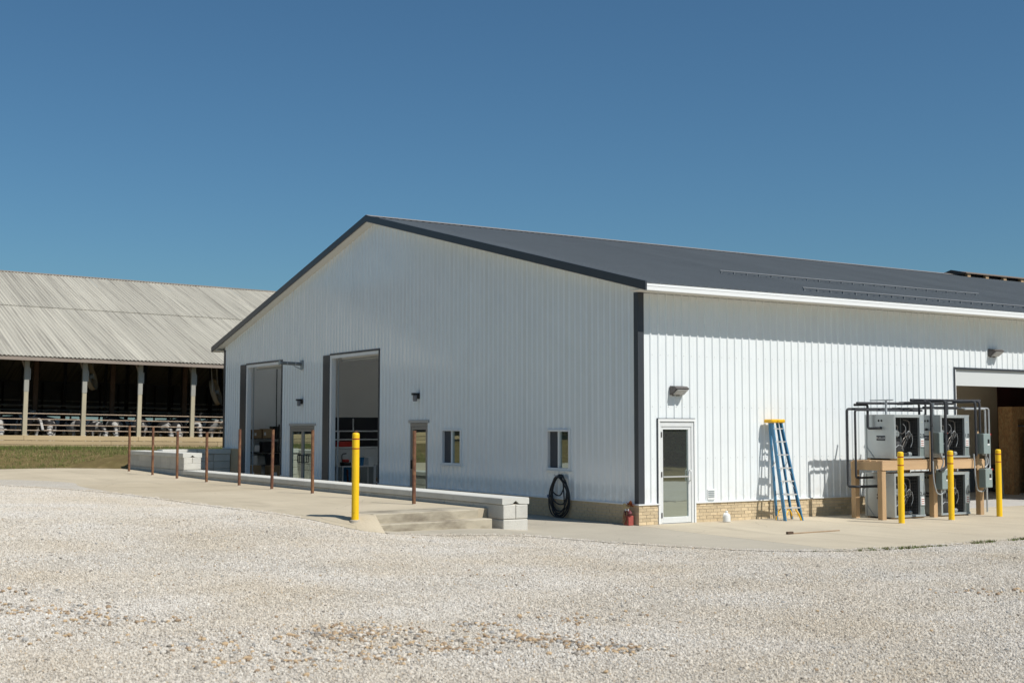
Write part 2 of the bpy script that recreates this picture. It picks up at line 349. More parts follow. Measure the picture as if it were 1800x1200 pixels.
def conc_mat(name, base, dark):
    m = bpy.data.materials.new(name); m.use_nodes = True; t = m.node_tree; N = t.nodes; L = t.links; bs = N['Principled BSDF']; bs.inputs['Roughness'].default_value = .88; bs.inputs['Specular IOR Level'].default_value = .3
    pos = N.new('ShaderNodeNewGeometry').outputs['Position']
    def noise(sc, det=6, st=(1, 1, 1), rg=.62):
        mp = N.new('ShaderNodeMapping'); mp.inputs['Scale'].default_value = st; mp.inputs['Rotation'].default_value = (0, 0, .12); L.new(pos, mp.inputs[0])
        n = N.new('ShaderNodeTexNoise'); n.inputs['Scale'].default_value = sc; n.inputs['Detail'].default_value = det; n.inputs['Roughness'].default_value = rg; L.new(mp.outputs[0], n.inputs['Vector']); return n.outputs['Fac']
    def rng_(f, a, b_, lo, hi):
        q = N.new('ShaderNodeMapRange'); q.inputs[1].default_value = a; q.inputs[2].default_value = b_; q.inputs[3].default_value = lo; q.inputs[4].default_value = hi; L.new(f, q.inputs[0]); return q.outputs[0]
    def mix(f, a, c, bl='MIX'):
        x = N.new('ShaderNodeMix'); x.data_type = 'RGBA'; x.blend_type = bl
        for i, v in ((0, f), (6, a), (7, c)):
            if hasattr(v, 'links'): L.new(v, x.inputs[i])
            else: x.inputs[i].default_value = v if i == 0 else tuple(v)+(1,)
        return x.outputs[2]
    c = mix(rng_(noise(.5, 7), .38, .68, 0, 1), base, dark)
    c = mix(rng_(noise(.8, 5, (1.4, .25, 1)), .55, .72, 0, .55), c, tuple(q*1.13 for q in base))       # pale swept streaks
    c = mix(rng_(noise(1.1, 6, (1.2, .22, 1)), .57, .75, 0, .6), c, tuple(q*.70 for q in dark))        # tyre and water stains
    c = mix(rng_(noise(2.6, 3), .70, .78, 0, .55), c, tuple(q*.6 for q in dark))                       # drips
    v = N.new('ShaderNodeTexVoronoi'); v.feature = 'DISTANCE_TO_EDGE'; v.inputs['Scale'].default_value = .22
    wn = N.new('ShaderNodeVectorMath'); wn.operation = 'MULTIPLY_ADD'; nn = N.new('ShaderNodeTexNoise'); nn.inputs['Scale'].default_value = 1.4; L.new(pos, nn.inputs['Vector']); L.new(nn.outputs['Color'], wn.inputs[0]); wn.inputs[1].default_value = (.35, .35, .35); L.new(pos, wn.inputs[2]); L.new(wn.outputs[0], v.inputs['Vector'])
    c = mix(rng_(v.outputs['Distance'], .0, .003, .4, 0), c, tuple(q*.45 for q in dark))              # hairline cracks
    c = mix(1., c, mix(rng_(noise(40, 4), .3, .7, 0, 1), (.93, .93, .93), (1.06, 1.06, 1.06)), 'MULTIPLY')
    L.new(c, bs.inputs['Base Color'])
    bp = N.new('ShaderNodeBump'); bp.inputs['Strength'].default_value = .25; bp.inputs['Distance'].default_value = .02; L.new(noise(45), bp.inputs['Height']); L.new(bp.outputs[0], bs.inputs['Normal'])
    MATS[name] = m; return m
M_APRON = conc_mat('apron_concrete', (.50, .435, .325), (.44, .38, .285))
M_PAD = conc_mat('pad_concrete', (.53, .455, .335), (.45, .385, .28))
M_PAD2 = conc_mat('pad_concrete_worn', (.50, .425, .305), (.42, .355, .255))
def sheet(name, poly, zf, m, step=.45, thick=.12):
    P = [Vector(p) for p in poly]; n = len(P); xs = [p.x for p in P]; ys = [p.y for p in P]
    def inside(x, y):
        c = False
        for i in range(n):
            a, q = P[i], P[i-1]
            if (a.y > y) != (q.y > y) and x < (q.x-a.x)*(y-a.y)/(q.y-a.y)+a.x: c = not c
        return c
    pts = []
    for i in range(n):
        a, q = P[i], P[(i+1) % n]; k = max(1, int((q-a).length/step))
        pts += [a+(q-a)*(j/k) for j in range(k)]
    nb = len(pts); ed = [(i, (i+1) % nb) for i in range(nb)]
    for x in np.arange(min(xs), max(xs), step):
        for y in np.arange(min(ys), max(ys), step):
            x1 = x+random.uniform(-.05, .05); y1 = y+random.uniform(-.05, .05)
            if inside(x1, y1) and min((Vector((x1, y1))-p).length for p in pts[:nb]) > step*.5: pts.append(Vector((x1, y1)))
    v, e, f, *_ = delaunay_2d_cdt(pts, ed, [tuple(range(nb))], 1, 1e-5)
    mb = MB(); mb.v = [(p.x, p.y, zf(p.x, p.y)) for p in v]; mb.f = [tuple(q) for q in f]
    # skirt
    o = len(mb.v)
    for i in range(nb): mb.v.append((pts[i].x, pts[i].y, zf(pts[i].x, pts[i].y)-thick))
    mb.f += [(i, (i+1) % nb, o+(i+1) % nb, o+i) for i in range(nb)]; mb.mi = [0]*len(mb.f)
    return tag(mb.build(name, m, smooth=True, fix=False), kind='structure')
GEDGE = [(-6.35, -.48), (-5.42, -.95), (-4.6, -1.15), (-3.77, -1.5), (-3.18, -3.2), (-2.6, -4.5), (-2.13, -5.4), (-1.44, -6.05), (-.5, -6.5), (.13, -6.62), (2.42, -6.66), (4.2, -6.62), (9, -6.7), (20, -6.9)]
# the apron is poured in slabs with open control joints between them
JT = [(-.03, -.02), (-.28, -3.3), (-.52, -6.47)]
M_APRON2 = conc_mat('apron_concrete_grey', (.44, .395, .315), (.38, .34, .27))
zap = lambda x, y: zg(x, y)+.004
sheet('concrete_apron', [(x+.006, y) for x, y in reversed(JT)] + [(.0, -.02), (4.2, -.02)] + [p for p in reversed(GEDGE) if -.4 < p[0] <= 4.2], zap, M_APRON)
M_APRON3 = conc_mat('apron_concrete_pale', (.52, .45, .335), (.45, .385, .285))
sheet('concrete_apron', [(4.212, -6.62), (4.212, -.02), (9., -.02), (9., -6.7)], zap, M_APRON3)
sheet('concrete_apron', [(9.012, -6.7), (9.012, -.02), (20., -.02), (20., -6.9)], zap, M_APRON)
sheet('concrete_apron', [p for p in GEDGE if p[0] < -.55] + [(x-.006, y) for x, y in reversed(JT)] + [(-.04, 25.0), (-2.72, 25.0), (-2.72, .3), (-3.5, .3), (-6.35, .3)], zap, M_APRON2)
WEST = [(-6.42, -.42), (-6.93, -.38), (-7.4, .44), (-7.7, 2.2), (-7.88, 4.06), (-8.1, 7), (-8.47, 10.56), (-9.1, 13.5), (-10.07, 16.3), (-11, 21), (-11.3, 28.7)]
def dist_west(x, y):
    p = Vector((x, y)); m = 9.
    for a, c in zip(WEST, WEST[1:]):
        a = Vector(a); c = Vector(c); t = max(0, min(1, (p-a).dot(c-a)/(c-a).length_squared)); m = min(m, (a+(c-a)*t-p).length)
    return m
def zpad(x, y):
    top = .45 + .11*sstep(17, 27, y); t = sstep(0, .5, dist_west(x, y)); return (zg(x, y)+.006)*(1-t) + top*t
sheet('concrete_pad', [(-3.42, .80), (-3.55, .78), (-6.33, .44), (-6.37, .3), (-6.39, .05)] + WEST[:5] + [(-3.42, 4.06)], zpad, M_PAD, step=.22, thick=.3)
sheet('concrete_pad', [(-3.42, 4.075), (-7.885, 4.075)] + WEST[5:7] + [(-3.42, 10.56)], zpad, M_PAD, thick=.3)
sheet('concrete_pad', [(-3.42, 10.575), (-8.48, 10.575)] + WEST[7:9] + [(-3.42, 16.3)], zpad, M_PAD2, thick=.3)
sheet('concrete_pad', [(-3.42, 16.315), (-10.08, 16.315)] + WEST[9:] + [(-6.5, 28.95), (-3.6, 28.9), (-3.42, 26.8)], zpad, M_PAD, thick=.3)
# ------------------------------------------------------------------ steps beside the low wall
st = thing('concrete_steps', 'weathered concrete steps rising to the pad beside the low block wall', 'steps', (-6.35, .27, 0), math.atan2(.30, 2.72))
M_STEP = mat('stained_step_concrete', (.42, .37, .28), .9, var=.15, vs=2.2, bump=.4, bs=40, col2=(.22, .185, .135), c2s=1.6, c2t=(.45, .7), stretch=(1, 1, 2.5))
for nm, y0, z1, x0, x1, y1 in (('upper_step', 0, .455, .02, 2.60, .9), ('lower_step', -.31, .275, -.03, 2.72, .02)):
    mb = MB(); mb.box(x0, x1, y0, y1, -.1, z1, .018); mb.build(nm, M_STEP, st)

# ------------------------------------------------------------------ main building
BL, BW, HB = 48., 25.92, .453
RIDGE_Y, RIDGE_Z, RS = 12.96, 8.60, .2452
roofz = lambda y: RIDGE_Z - RS*abs(y-RIDGE_Y)
bld = thing('metal_building', 'long white ribbed metal building with charcoal gable roof and tan brick base', 'building')
OPEN_G = [(20.155, 24.11, 0, 4.46), (17.26, 19.32, 0, 2.19), (12.594, 16.594, 0, 4.47), (9.50, 10.55, 0, 2.265), (7.64, 8.66, 1.14, 2.07), (2.58, 3.51, 1.145, 2.07)]
OPEN_R = [(.56, 1.56, 0, 2.275), (10.66, 16.6, 0, 3.69)]
RIB = .2286; PW = RIB*4
def wall_panels(name, L0, zb, zt, ops, place, m, a0=0., rh=.024, rb=.034):
    n = int(math.ceil((L0-a0)/PW))
    for i in range(n):
        a, e = a0+i*PW, min(a0+(i+1)*PW, L0); pr = [(a, 0.)]
        for k in range(4):
            c = a+RIB*(k+.5)
            for d, h in ((-rb, 0), (-.012, rh), (.012, rh), (rb, 0)): pr.append((c+d, h))
        for d in (a+RIB*k+RIB for k in range(3)): pr += [(d-.012, 0), (d, .0035), (d+.012, 0)]
        pr.append((e, 0.)); pr = sorted(p for p in pr if p[0] <= e+1e-6)
        us = [p[0] for p in pr]; hs = [p[1] for p in pr]
        br = sorted(set(us + [q for o in ops for q in o[:2] if a < q < e]))
        H = lambda u: float(np.interp(u, us, hs))
        mb = MB()
        for u, v in zip(br, br[1:]):
            if v-u < 1e-5: continue
            mid = (u+v)/2; z0 = zb(mid); segs = [(z0, None)]
            for o0, o1, b0, b1 in ops:
                if o0 <= mid <= o1:
                    ns = []
                    for s0, s1 in segs:
                        top = 99 if s1 is None else s1
                        if b0 > s0+1e-4 and b0 < top: ns.append((s0, b0))
                        if b1 < top: ns.append((max(s0, b1), s1))
                    segs = ns
            for s0, s1 in segs:
                t0, t1 = (zt(u), zt(v)) if s1 is None else (s1, s1)
                mb.add([place(u, H(u), s0), place(v, H(v), s0), place(v, H(v), t1), place(u, H(u), t0)], [(0, 1, 2, 3)])
        if mb.f: mb.build(name, m, bld, fix=False)
wall_panels('siding_panel', BW, lambda u: HB if u < 22 else 1.34, lambda u: roofz(u)-.19, OPEN_G, lambda u, h, z: (-h, u, z), M_WHITE, rh=.027, rb=.050)
wall_panels('siding_panel', 24.6, lambda u: HB, lambda u: 5.12, OPEN_R, lambda u, h, z: (u, -h, z), M_WHITE)
# far walls, plain; unseen opening added in the rear one to light the bays
mb = MB(); mb.box(24.6, BL, 0, .05, 0, 5.12); mb.box(BL-.05, BL, .06, BW, 0, 5.1); mb.box(0.06, 2.9, BW-.05, BW, 0, 5.12); mb.box(2.9, 8.7, BW-.05, BW, 0, 1.2); mb.box(2.9, 8.7, BW-.05, BW, 4.8, 5.12); mb.box(8.7, BL-.06, BW-.05, BW, 0, 5.12); mb.build('rear_wall', M_WHITE, bld)
# brick base
BK = MB().box(-.101, .101, -.05, .05, -.034, .034).mesh('brick', M_BRICK)
brk = []
def brick_course(u0, u1, z, off):
    u = u0-off; out = []
    while u < u1-.03:
        s, e = max(u, u0), min(u+.212, u1); 
        if e-s > .05: out.append(((s+e)/2, (e-s-.010)/.202))
        u += .212
    return out
NC = 6; CH = (HB-.018)/NC
for k in range(NC):
    z = .006+CH*(k+.5)
    for u0, u1 in ((-.03, .515), (1.60, 10.60)):
        for c, sx in brick_course(u0, u1, z, .106*(k % 2)):
            o = inst('brick', BK, bld, (c, .02+random.uniform(-.002, .002), z)); o.scale = (sx, 1, (CH-.009)/.068); brk.append(o)
mb = MB()
for k in range(NC):
    z = .006+CH*(k+.5)
    for u0, u1 in ((.075, 9.45), (10.6, 12.55), (16.65, 17.2), (19.38, 20.1)):
        for c, sx in brick_course(u0, u1, z, .106*(k % 2)):
            mb.box(-.03+random.uniform(-.002, .002), .07, c-.101*sx, c+.101*sx, z-(CH-.009)/2, z+(CH-.009)/2)
for k in range(17):
    z = .006+.0785*(k+.5)
    for c, sx in brick_course(24.16, 25.86, z, .106*(k % 2)): mb.box(-.03, .07, c-.101*sx, c+.101*sx, z-.035, z+.035)
tag(mb.build('brickwork', M_BRICK, bld), kind='stuff')
mb = MB(); mb.box(-.021, .515, -.022, .1, 0, HB-.01); mb.box(1.605, 10.6, -.022, .1, 0, HB-.01)
for y0, y1, z1 in ((.105, 9.45, HB), (10.6, 12.55, HB), (16.65, 17.2, HB), (19.38, 20.1, HB), (24.16, 25.88, 1.34)): mb.box(-.022, .1, y0, y1, 0, z1-.01)
mb.build('mortar_bed', M_MORT, bld)
mb = MB()  # white drip ledge on top of the brick
mb.box(-.055, .553, -.058, .0, HB-.016, HB+.012); mb.box(1.603, 10.62, -.058, 0, HB-.016, HB+.012)
for y0, y1, z in ((.002, 9.46, HB), (10.59, 12.56, HB), (16.64, 17.22, HB), (19.36, 20.12, HB), (24.14, 25.9, 1.34)): mb.box(-.058, 0, y0, y1, z-.016, z+.012)
mb.build('base_ledge', M_TRIMW, bld)
# corner trims
mb = MB(); mb.box(-.032, .0, -.004, .115, HB+.014, 5.12); mb.box(-.032, .135, -.034, -.0045, HB+.014, 5.12); mb.build('corner_trim', M_CHAR, bld)
mb = MB(); mb.box(-.032, .0, BW-.11, BW+.03, 1.355, 5.13); mb.build('corner_trim', M_CHAR, bld)
# roof
sl_len = math.hypot(RIDGE_Y+.67, RS*(RIDGE_Y+.67)); ang = math.atan(RS)
pr = [(0., 0.)]
for k in range(4):
    c = RIB*(k+.5); pr += [(c-.030, 0), (c-.010, .018), (c+.010, .018), (c+.030, 0)]
pr.append((PW, 0.))
mb = MB()
for (u, h), (v, g) in zip(pr, pr[1:]): mb.add([(u, 0, h), (v, 0, g), (v, -sl_len, g), (u, -sl_len, h)], [(0, 1, 2, 3)])
for (u, h), (v, g) in zip(pr, pr[1:]): mb.add([(u, -sl_len, h), (v, -sl_len, g), (v, -sl_len, -.012), (u, -sl_len, -.012)], [(0, 1, 2, 3)])
RP = mb.mesh('roof_panel', M_ROOF, fix=False)
ms_ = bpy.data.materials.new('added_translucent_panel'); ms_.use_nodes = True; ms_.node_tree.nodes.clear(); q_ = ms_.node_tree.nodes.new('ShaderNodeBsdfTranslucent'); q_.inputs[0].default_value = (.78, .80, .78, 1); ms_.node_tree.links.new(q_.outputs[0], ms_.node_tree.nodes.new('ShaderNodeOutputMaterial').inputs[0])  # material of the panels added to brighten the door bays
RPS = RP.copy(); RPS.materials.clear(); RPS.materials.append(ms_)
nr = int((BL+.56)/PW)+1
for i in range(nr):
    inst('roof_panel', RP, bld, (-.28+i*PW, RIDGE_Y, RIDGE_Z), (ang, 0, 0))
    inst('added_skylight_panel' if i in (2, 5, 8) else 'roof_panel', RPS if i in (2, 5, 8) else RP, bld, (-.28+(i+1)*PW, RIDGE_Y, RIDGE_Z), (ang, 0, PI))  # unseen translucent panels added on the rear slope as interior fill light
XR = -.28+nr*PW
mb = MB()
for sg in (-1, 1): mb.add([(-.31, RIDGE_Y, RIDGE_Z+.045), (XR, RIDGE_Y, RIDGE_Z+.045), (XR, RIDGE_Y+sg*.22, roofz(RIDGE_Y+.22)+.03), (-.31, RIDGE_Y+sg*.22, roofz(RIDGE_Y+.22)+.03)], [(0, 1, 2, 3)])
mb.build('ridge_cap', M_RIDGE, bld, fix=False)
for sg in (-1, 1):   # rake trim and gable soffit
    ye = RIDGE_Y+sg*(RIDGE_Y+.67); ze = roofz(ye)
    mb = MB(); mb.prism([(0, .035), (.045, .035), (.045, -.165), (0, -.165)], (-.325, RIDGE_Y+sg*.0006, RIDGE_Z), (-.325, ye, ze), (1, 0, 0), (0, 0, 1)); mb.build('rake_trim', M_CHAR, bld)
    mb = MB(); mb.prism([(0, -.16), (.31, -.16), (.31, -.185), (0, -.185)], (-.279, RIDGE_Y+sg*.0006, RIDGE_Z), (-.279, ye-sg*.06, roofz(ye-sg*.06)), (1, 0, 0), (0, 0, 1)); mb.build('gable_soffit', M_SOFFIT, bld)
mb = MB(); mb.box(-.278, XR, -.665, -.645, 5.10, 5.243); mb.box(-.278, XR, -.672, -.6655, 5.19, 5.205); mb.build('eave_fascia', M_TRIMW, bld)
mb = MB(); mb.box(-.275, XR, -.643, -.025, 5.125, 5.14); mb.build('eave_soffit', M_SOFFIT, bld)
mb = MB(); mb.box(-.275, XR, BW+.03, BW+.65, 5.125, 5.14); mb.box(-.278, XR, BW+.65, BW+.665, 5.10, 5.247); mb.build('rear_eave', M_SOFFIT, bld)
# snow guards on the roof
for x0, x1, y in ((5.4, 16.1, 3.3), (5.45, 24., .35)):
    z = roofz(y); mb = MB(); mb.tube([(x0, y, z+.075), (x1, y, z+.075)], .018, 6)
    g = mb.build('snow_guard', mat('dull_guard_rail', (.22, .23, .24), .5, .3), bld, smooth=True); mb = MB(); x = x0+.05
    while x < x1: mb.box(x-.014, x+.014, y-.02, y+.03, z-.02, z+.055); x += RIB*2
    mb.build('guard_bracket', MATS['dull_guard_rail'], g)
# raised ridge vent far along the roof
x0, x1 = 27.4, 46.; mb = MB()
for sg in (-1, 1): mb.prism([(0, .19), (.55*sg, .19-.55*RS), (.55*sg, .16-.55*RS), (0, .16)], (x0, RIDGE_Y, RIDGE_Z), (x1, RIDGE_Y, RIDGE_Z), (0, 1, 0), (0, 0, 1))
rv = mb.build('ridge_vent', mat('ridge_vent_cover', (.20, .15, .11), .6), bld)
mb = MB(); x = x0+.25
while x < x1: mb.box(x-.1, x+.1, RIDGE_Y-.5, RIDGE_Y-.36, RIDGE_Z-.14, RIDGE_Z+.06); x += 1.2
mb.build('vent_block', M_TIMBER, rv)
mb = MB(); mb.box(x0, x1, RIDGE_Y-.3, RIDGE_Y+.3, RIDGE_Z-.1, RIDGE_Z+.08); mb.build('vent_gap_shade', M_DARKIN, rv)  # solid dark box, shade of the open gap put into its colour
mb = MB(); mb.prism([(-.55, .06), (0, .20), (.55, .06), (.45, -.03), (-.45, -.03)], (x0-.3, RIDGE_Y, RIDGE_Z), (x0-.003, RIDGE_Y, RIDGE_Z), (0, 1, 0), (0, 0, 1)); mb.build('vent_end_cap', M_BLACK, rv)

# interior shell
mb = MB(); mb.box(.0, BL-.1, .0, BW-.06, -.1, .004); mb.build('floor_slab', M_SLAB, bld)
mb = MB(); mb.box(9.0, BL-.1, .12, BW-.06, 4.97, 5.0); mb.box(.12, 8.999, .12, 12.0, 4.97, 5.0); mb.build('ceiling', M_LINER, bld)  # left open over the bays so the added roof panels light them
mb = MB(); mb.box(.12, 2.9, BW-.12, BW-.055, 0, 4.97); mb.box(2.9, 8.7, BW-.12, BW-.055, 0, 1.2); mb.box(2.9, 8.7, BW-.12, BW-.055, 4.8, 4.97); mb.box(8.7, BL-.1, BW-.12, BW-.055, 0, 4.97); mb.build('inner_wall', M_LINER, bld)  # liner cut for the same added light opening
mb = MB(); mb.box(8.9, 9., 0.14, 25.7, .005, 4.968); mb.box(.13, 8.89, 11.2, 11.28, .005, 4.968); mb.build('room_divider', M_LINER, bld)
def inner(name, axis, u0, u1, ops, m):
    mb = MB(); br = sorted(set([u0, u1]+[q for o in ops for q in o[:2]]))
    for a, e in zip(br, br[1:]):
        mid = (a+e)/2; zs = [(0, 4.97)]
        for o0, o1, b0, b1 in ops:
            if o0 < mid < o1: zs = ([(0, b0)] if b0 > 0 else []) + [(b1, 4.97)]
        for z0, z1 in zs:
            if axis == 'y': mb.box(.075, .12, a, e, z0, z1)
            else: mb.box(a, e, .105, .13, z0, z1)
    mb.build(name, m, bld)
inner('inner_wall', 'y', .13, BW-.12, OPEN_G, M_LINER); inner('inner_wall', 'x', .13, BL-.1, OPEN_R, M_LINER)
mb = MB(); mb.box(.125, 4.6, 19.84, 19.9, 2.5, 4.969); mb.build('partition_wall', M_GREYWALL, bld)
mb = MB(); mb.box(.125, 4.6, 19.85, 19.9, 0.005, 2.498); mb.build('dark_room_shade', M_DARKIN, bld)  # dark sheet painted as the unlit room below the partition
mb = MB(); mb.box(9.01, 20., 5.6, 5.66, .9, 4.968); mb.build('back_room_wall', M_BEIGE, bld)
mb = MB(); mb.box(9.01, 20., 5.595, 5.66, .005, .898); mb.build('wainscot', M_WAIN, bld)
mb = MB(); mb.box(20.002, 27., 5.58, 5.66, .005, 4.968); mb.build('dark_red_partition', M_RED, bld)

# overhead door surrounds on the gable and the raised doors behind them
def overhead(y0, y1, z1, strip):
    mb = MB(); mb.box(-.045, .0, y1-strip, y1, .0, z1+.02); mb.build('door_side_trim', M_CHAR, bld)
    mb = MB(); mb.box(-.03, .0, y0-.06, y1-strip-.001, z1+.0015, z1+.06); mb.build('door_head_trim', M_CHAR, bld)
    mb = MB(); mb.box(-.03, .0, y0-.05, y0-.0015, 0, z1); mb.build('door_side_trim', M_CHAR, bld)
    mb = MB(); mb.box(-.02, .13, y1-strip-.14, y1-strip-.0015, .005, z1); mb.box(-.02, .13, y0+.0, y1-strip-.142, z1-.10, z1-.001); mb.build('door_jamb', M_TRIMW, bld)
    mb = MB()
    for yy in (y0+.1, y1-strip-.2): mb.bar((.2, yy, .02), (.2, yy, z1-.2), .05, .03, (1, 0, 0)); mb.tube(rounded([(.2, yy, z1-.25), (.2, yy, z1-.02), (4.2, yy, z1-.02)], .2), .022, 6)
    mb.tube([(.35, y0+.05, z1-.16), (.35, y1-strip-.16, z1-.16)], .03, 8); mb.build('door_track', M_COND, bld)
    mb = MB()
    for k in range(6): mb.box(.32+k*.64, .32+k*.64+.628, y0+.12, y1-strip-.22, z1-.12, z1-.075)
    mb.build('raised_door', mat('raised_door_skin', (.62, .62, .60), .5), bld)
overhead(20.155, 24.11, 4.46, .56); overhead(12.594, 16.594, 4.47, .49)
# overhead opening in the side wall: header panel and trim
mb = MB(); mb.box(10.70, 16.58, .02, .07, 3.26, 3.688); mb.build('raised_door', mat('header_panel', (.60, .62, .61), .5), bld)
mb = MB(); mb.box(10.61, 10.659, -.035, .0, 0, 3.75); mb.box(10.661, 16.6, -.03, 0, 3.692, 3.745); mb.build('door_side_trim', M_CHAR, bld)
mb = MB(); mb.box(10.661, 10.70, -.02, .14, .005, 3.69); mb.build('door_jamb', M_TRIMW, bld)

# glass doors and windows. A leaf is built in (u, v, z): u along the wall, v outward
def framed(parent, name, P, u0, u1, z0, z1, fr, m, d0=-.02, d1=.05):
    mb = MB()
    def bx(a, c, e, f): 
        p = P(a, -d1, e); q = P(c, -d0, f); mb.box(min(p[0], q[0]), max(p[0], q[0]), min(p[1], q[1]), max(p[1], q[1]), e, f, .004)
    l, r, bt, tp = fr
    bx(u0, u0+l, z0, z1); bx(u1-r, u1, z0, z1); bx(u0+l+.0005, u1-r-.0005, z0, z0+bt); bx(u0+l+.0005, u1-r-.0005, z1-tp, z1)
    return mb.build(name, m, parent)
def pane(parent, P, u0, u1, z0, z1, v, m, name='pane'):
    mb = MB(); a = P(u0, v, z0); c = P(u1, v-.012, z1); mb.box(min(a[0], c[0]), max(a[0], c[0]), min(a[1], c[1]), max(a[1], c[1]), z0, z1); return mb.build(name, m, parent)
PR = lambda u, v, z: (u, -v, z)
PG = lambda u, v, z: (-v, u, z)
d = framed(bld, 'door_frame', PR, .562, 1.558, .01, 2.27, (.055, .07, .0, .11), M_ALU, -.025, .1)
d = framed(bld, 'door_leaf', PR, .622, 1.482, .02, 2.155, (.055, .075, .135, .06), M_ALU, -.012, .04); tag(d, 'white aluminium door leaf with full height tinted glass')
pane(d, PR, .677, 1.407, .155, 2.095, -.02, G_DOOR)
mb = MB(); mb.box(.68, 1.405, -.03, -.0, 1.03, 1.058); mb.build('push_bar', M_ALU2, d)
mb = MB(); mb.tube(rounded([(1.43, -.014, 1.18), (1.43, -.075, 1.18), (1.43, -.075, .95), (1.43, -.014, .95)], .04), .012, 8); mb.build('door_handle', M_ALU2, d, smooth=True)
for z in (.2, 1.1, 1.98):
    mb = MB(); mb.box(.604, .634, -.042, -.0255, z-.06, z+.06, .004); mb.build('hinge', M_BRONZE, d)
mb = MB(); mb.box(.70, .98, .035, .07, 2.02, 2.08); mb.build('door_closer', M_ALU2, d)
mb = MB(); mb.box(.52, .5595, -.05, -.0, HB+.015, 2.33); mb.box(1.5605, 1.60, -.05, 0, .012, 2.33); mb.box(.56, 1.56, -.05, 0, 2.277, 2.33); mb.box(.52, .5595, -.05, 0, .012, HB-.018); mb.build('door_casing', M_TRIMW, bld)
mb = MB(); mb.box(.505, .5195, -.03, 0, HB+.02, 2.345); mb.box(.505, 1.6, -.035, 0, 2.332, 2.345); mb.build('casing_edge', M_CHAR, bld)
# double door
d = framed(bld, 'door_frame', PG, 17.262, 19.318, .01, 2.185, (.06, .06, .0, .1), mat('bronze_aluminium', (.30, .29, .28), .4, .4), -.02, .1)
for u0, u1, hu in ((17.325, 18.285, 18.20), (18.295, 19.255, 18.38)):
    d = framed(bld, 'door_leaf', PG, u0, u1, .02, 2.08, (.085, .085, .2, .08), MATS['bronze_aluminium'], -.008, .04)
    pane(d, PG, u0+.085, u1-.085, .22, 2.0, -.02, G_COAT)
    s = -1 if hu < 18.29 else 1
    mb = MB(); mb.tube(rounded([(-.01, hu, 1.2), (-.07, hu, 1.2), (-.07, hu, .95), (-.01, hu, .95)], .03), .013, 8); mb.tube(rounded([(-.07, hu, 1.2), (-.07, hu+s*.16, 1.2), (-.07, hu+s*.16, .95), (-.07, hu, .95)], .03), .013, 8); mb.build('door_handle', M_BLACK, d, smooth=True)
mb = MB(); mb.box(-.05, 0, 17.2, 19.38, 2.192, 2.27); mb.build('door_head_trim', mat('grey_trim', (.42, .41, .39), .5), bld)
# single glass door on the gable
d = framed(bld, 'door_frame', PG, 9.502, 10.548, .01, 2.26, (.06, .06, .0, .1), MATS['bronze_aluminium'], -.02, .1)
d = framed(bld, 'door_leaf', PG, 9.565, 10.485, .02, 2.155, (.075, .085, .2, .08), MATS['bronze_aluminium'], -.008, .04)
pane(d, PG, 9.64, 10.40, .22, 2.075, -.02, G_COAT)
mb = MB(); mb.box(-.05, -.01, 10.42, 10.46, .95, 1.2); mb.build('door_handle', M_BLACK, d)
mb = MB(); mb.box(-.05, 0, 9.44, 10.61, 2.267, 2.35); mb.build('door_head_trim', MATS['grey_trim'], bld)
# sliding windows
for y0, y1 in ((7.64, 8.66), (2.58, 3.51)):
    d = framed(bld, 'window_frame', PG, y0-.02, y1+.02, 1.12, 2.09, (.055, .055, .055, .05), M_WFRAME, -.05, .1); tag(d, 'white sliding window frame')
    mid = (y0+y1)/2
    mb = MB(); mb.box(-.03, .04, mid-.028, mid+.028, 1.176, 2.04, .003); mb.build('meeting_stile', M_WFRAME, d)
    pane(d, PG, mid+.03, y1-.036, 1.176, 2.04, -.03, mat('insect_screen', (.06, .063, .07), .8), 'screen')
    pane(d, PG, y0+.036, mid-.03, 1.176, 2.04, -.015, G_WIN)
    mb = MB(); mb.box(-.085, -.055, y0-.05, y1+.05, 1.09, 1.118); mb.build('window_sill', M_WFRAME, d)
# small wall vent on the side wall
mb = MB(); mb.box(1.945, 2.16, -.045, 0, .505, .74, .006); v = mb.build('wall_vent', M_TRIMW, bld); mb = MB()
for k in range(4): mb.box(1.965, 2.14, -.052, -.046, .56+k*.042, .585+k*.042)
mb.build('louvre', M_GALV2, v)
# hood lines on panel screws are left to the metal; fastener rows
mb = MB()
for zz in (1.45, 2.6, 3.75):
    for k in range(1, 60):
        x = RIB*(k+.5)+.05
        if x > 13.5 or (.5 < x < 1.6 and zz < 2.3) or (x > 10.5 and zz < 3.75): continue
        mb.box(x-.007, x+.007, -.006, 0, zz-.007, zz+.007)
mb.build('screw_heads', mat('screw_head_grey', (.45, .46, .46), .5), bld)

# ------------------------------------------------------------------ retaining walls of cast blocks
def cap_mesh(L0, wd, h):
    c = wd/2; mb = MB(); ch = .012
    mb.prism([(-c, 0), (-c+ch, -ch*.8), (-.085, 0), (0, .07), (.085, 0), (c-ch, -ch*.8), (c, 0), (c, h-ch), (c-ch, h), (-c+ch, h), (-c, h-ch)], (0, .006, 0), (0, L0-.006, 0), (1, 0, 0), (0, 0, 1))
    return mb.mesh('cap_block', M_CAP, fix=True)
def block_mesh(wx, wy, wz, key, taper=.0):
    mb = MB(); mb.box(-wx/2+.004, wx/2-.004, .005, wy-.005, .004, wz-.004, .014); return mb.mesh(key, M_BLOCK)
low = thing('low_block_wall', 'long low wall of pale cast concrete blocks with overhanging caps running to the steps', 'retaining wall', (-3.1, .17, 0))
N_CAP = 10; CAPL = (20.38-.17)/N_CAP
cm = cap_mesh(CAPL, .66, .125)
for i in range(N_CAP): inst('cap_block', cm, low, (0, i*CAPL, .560))
bh = block_mesh(.305, 1.22, .30, 'block'); bf = block_mesh(.61, 1.22, .375, 'block')
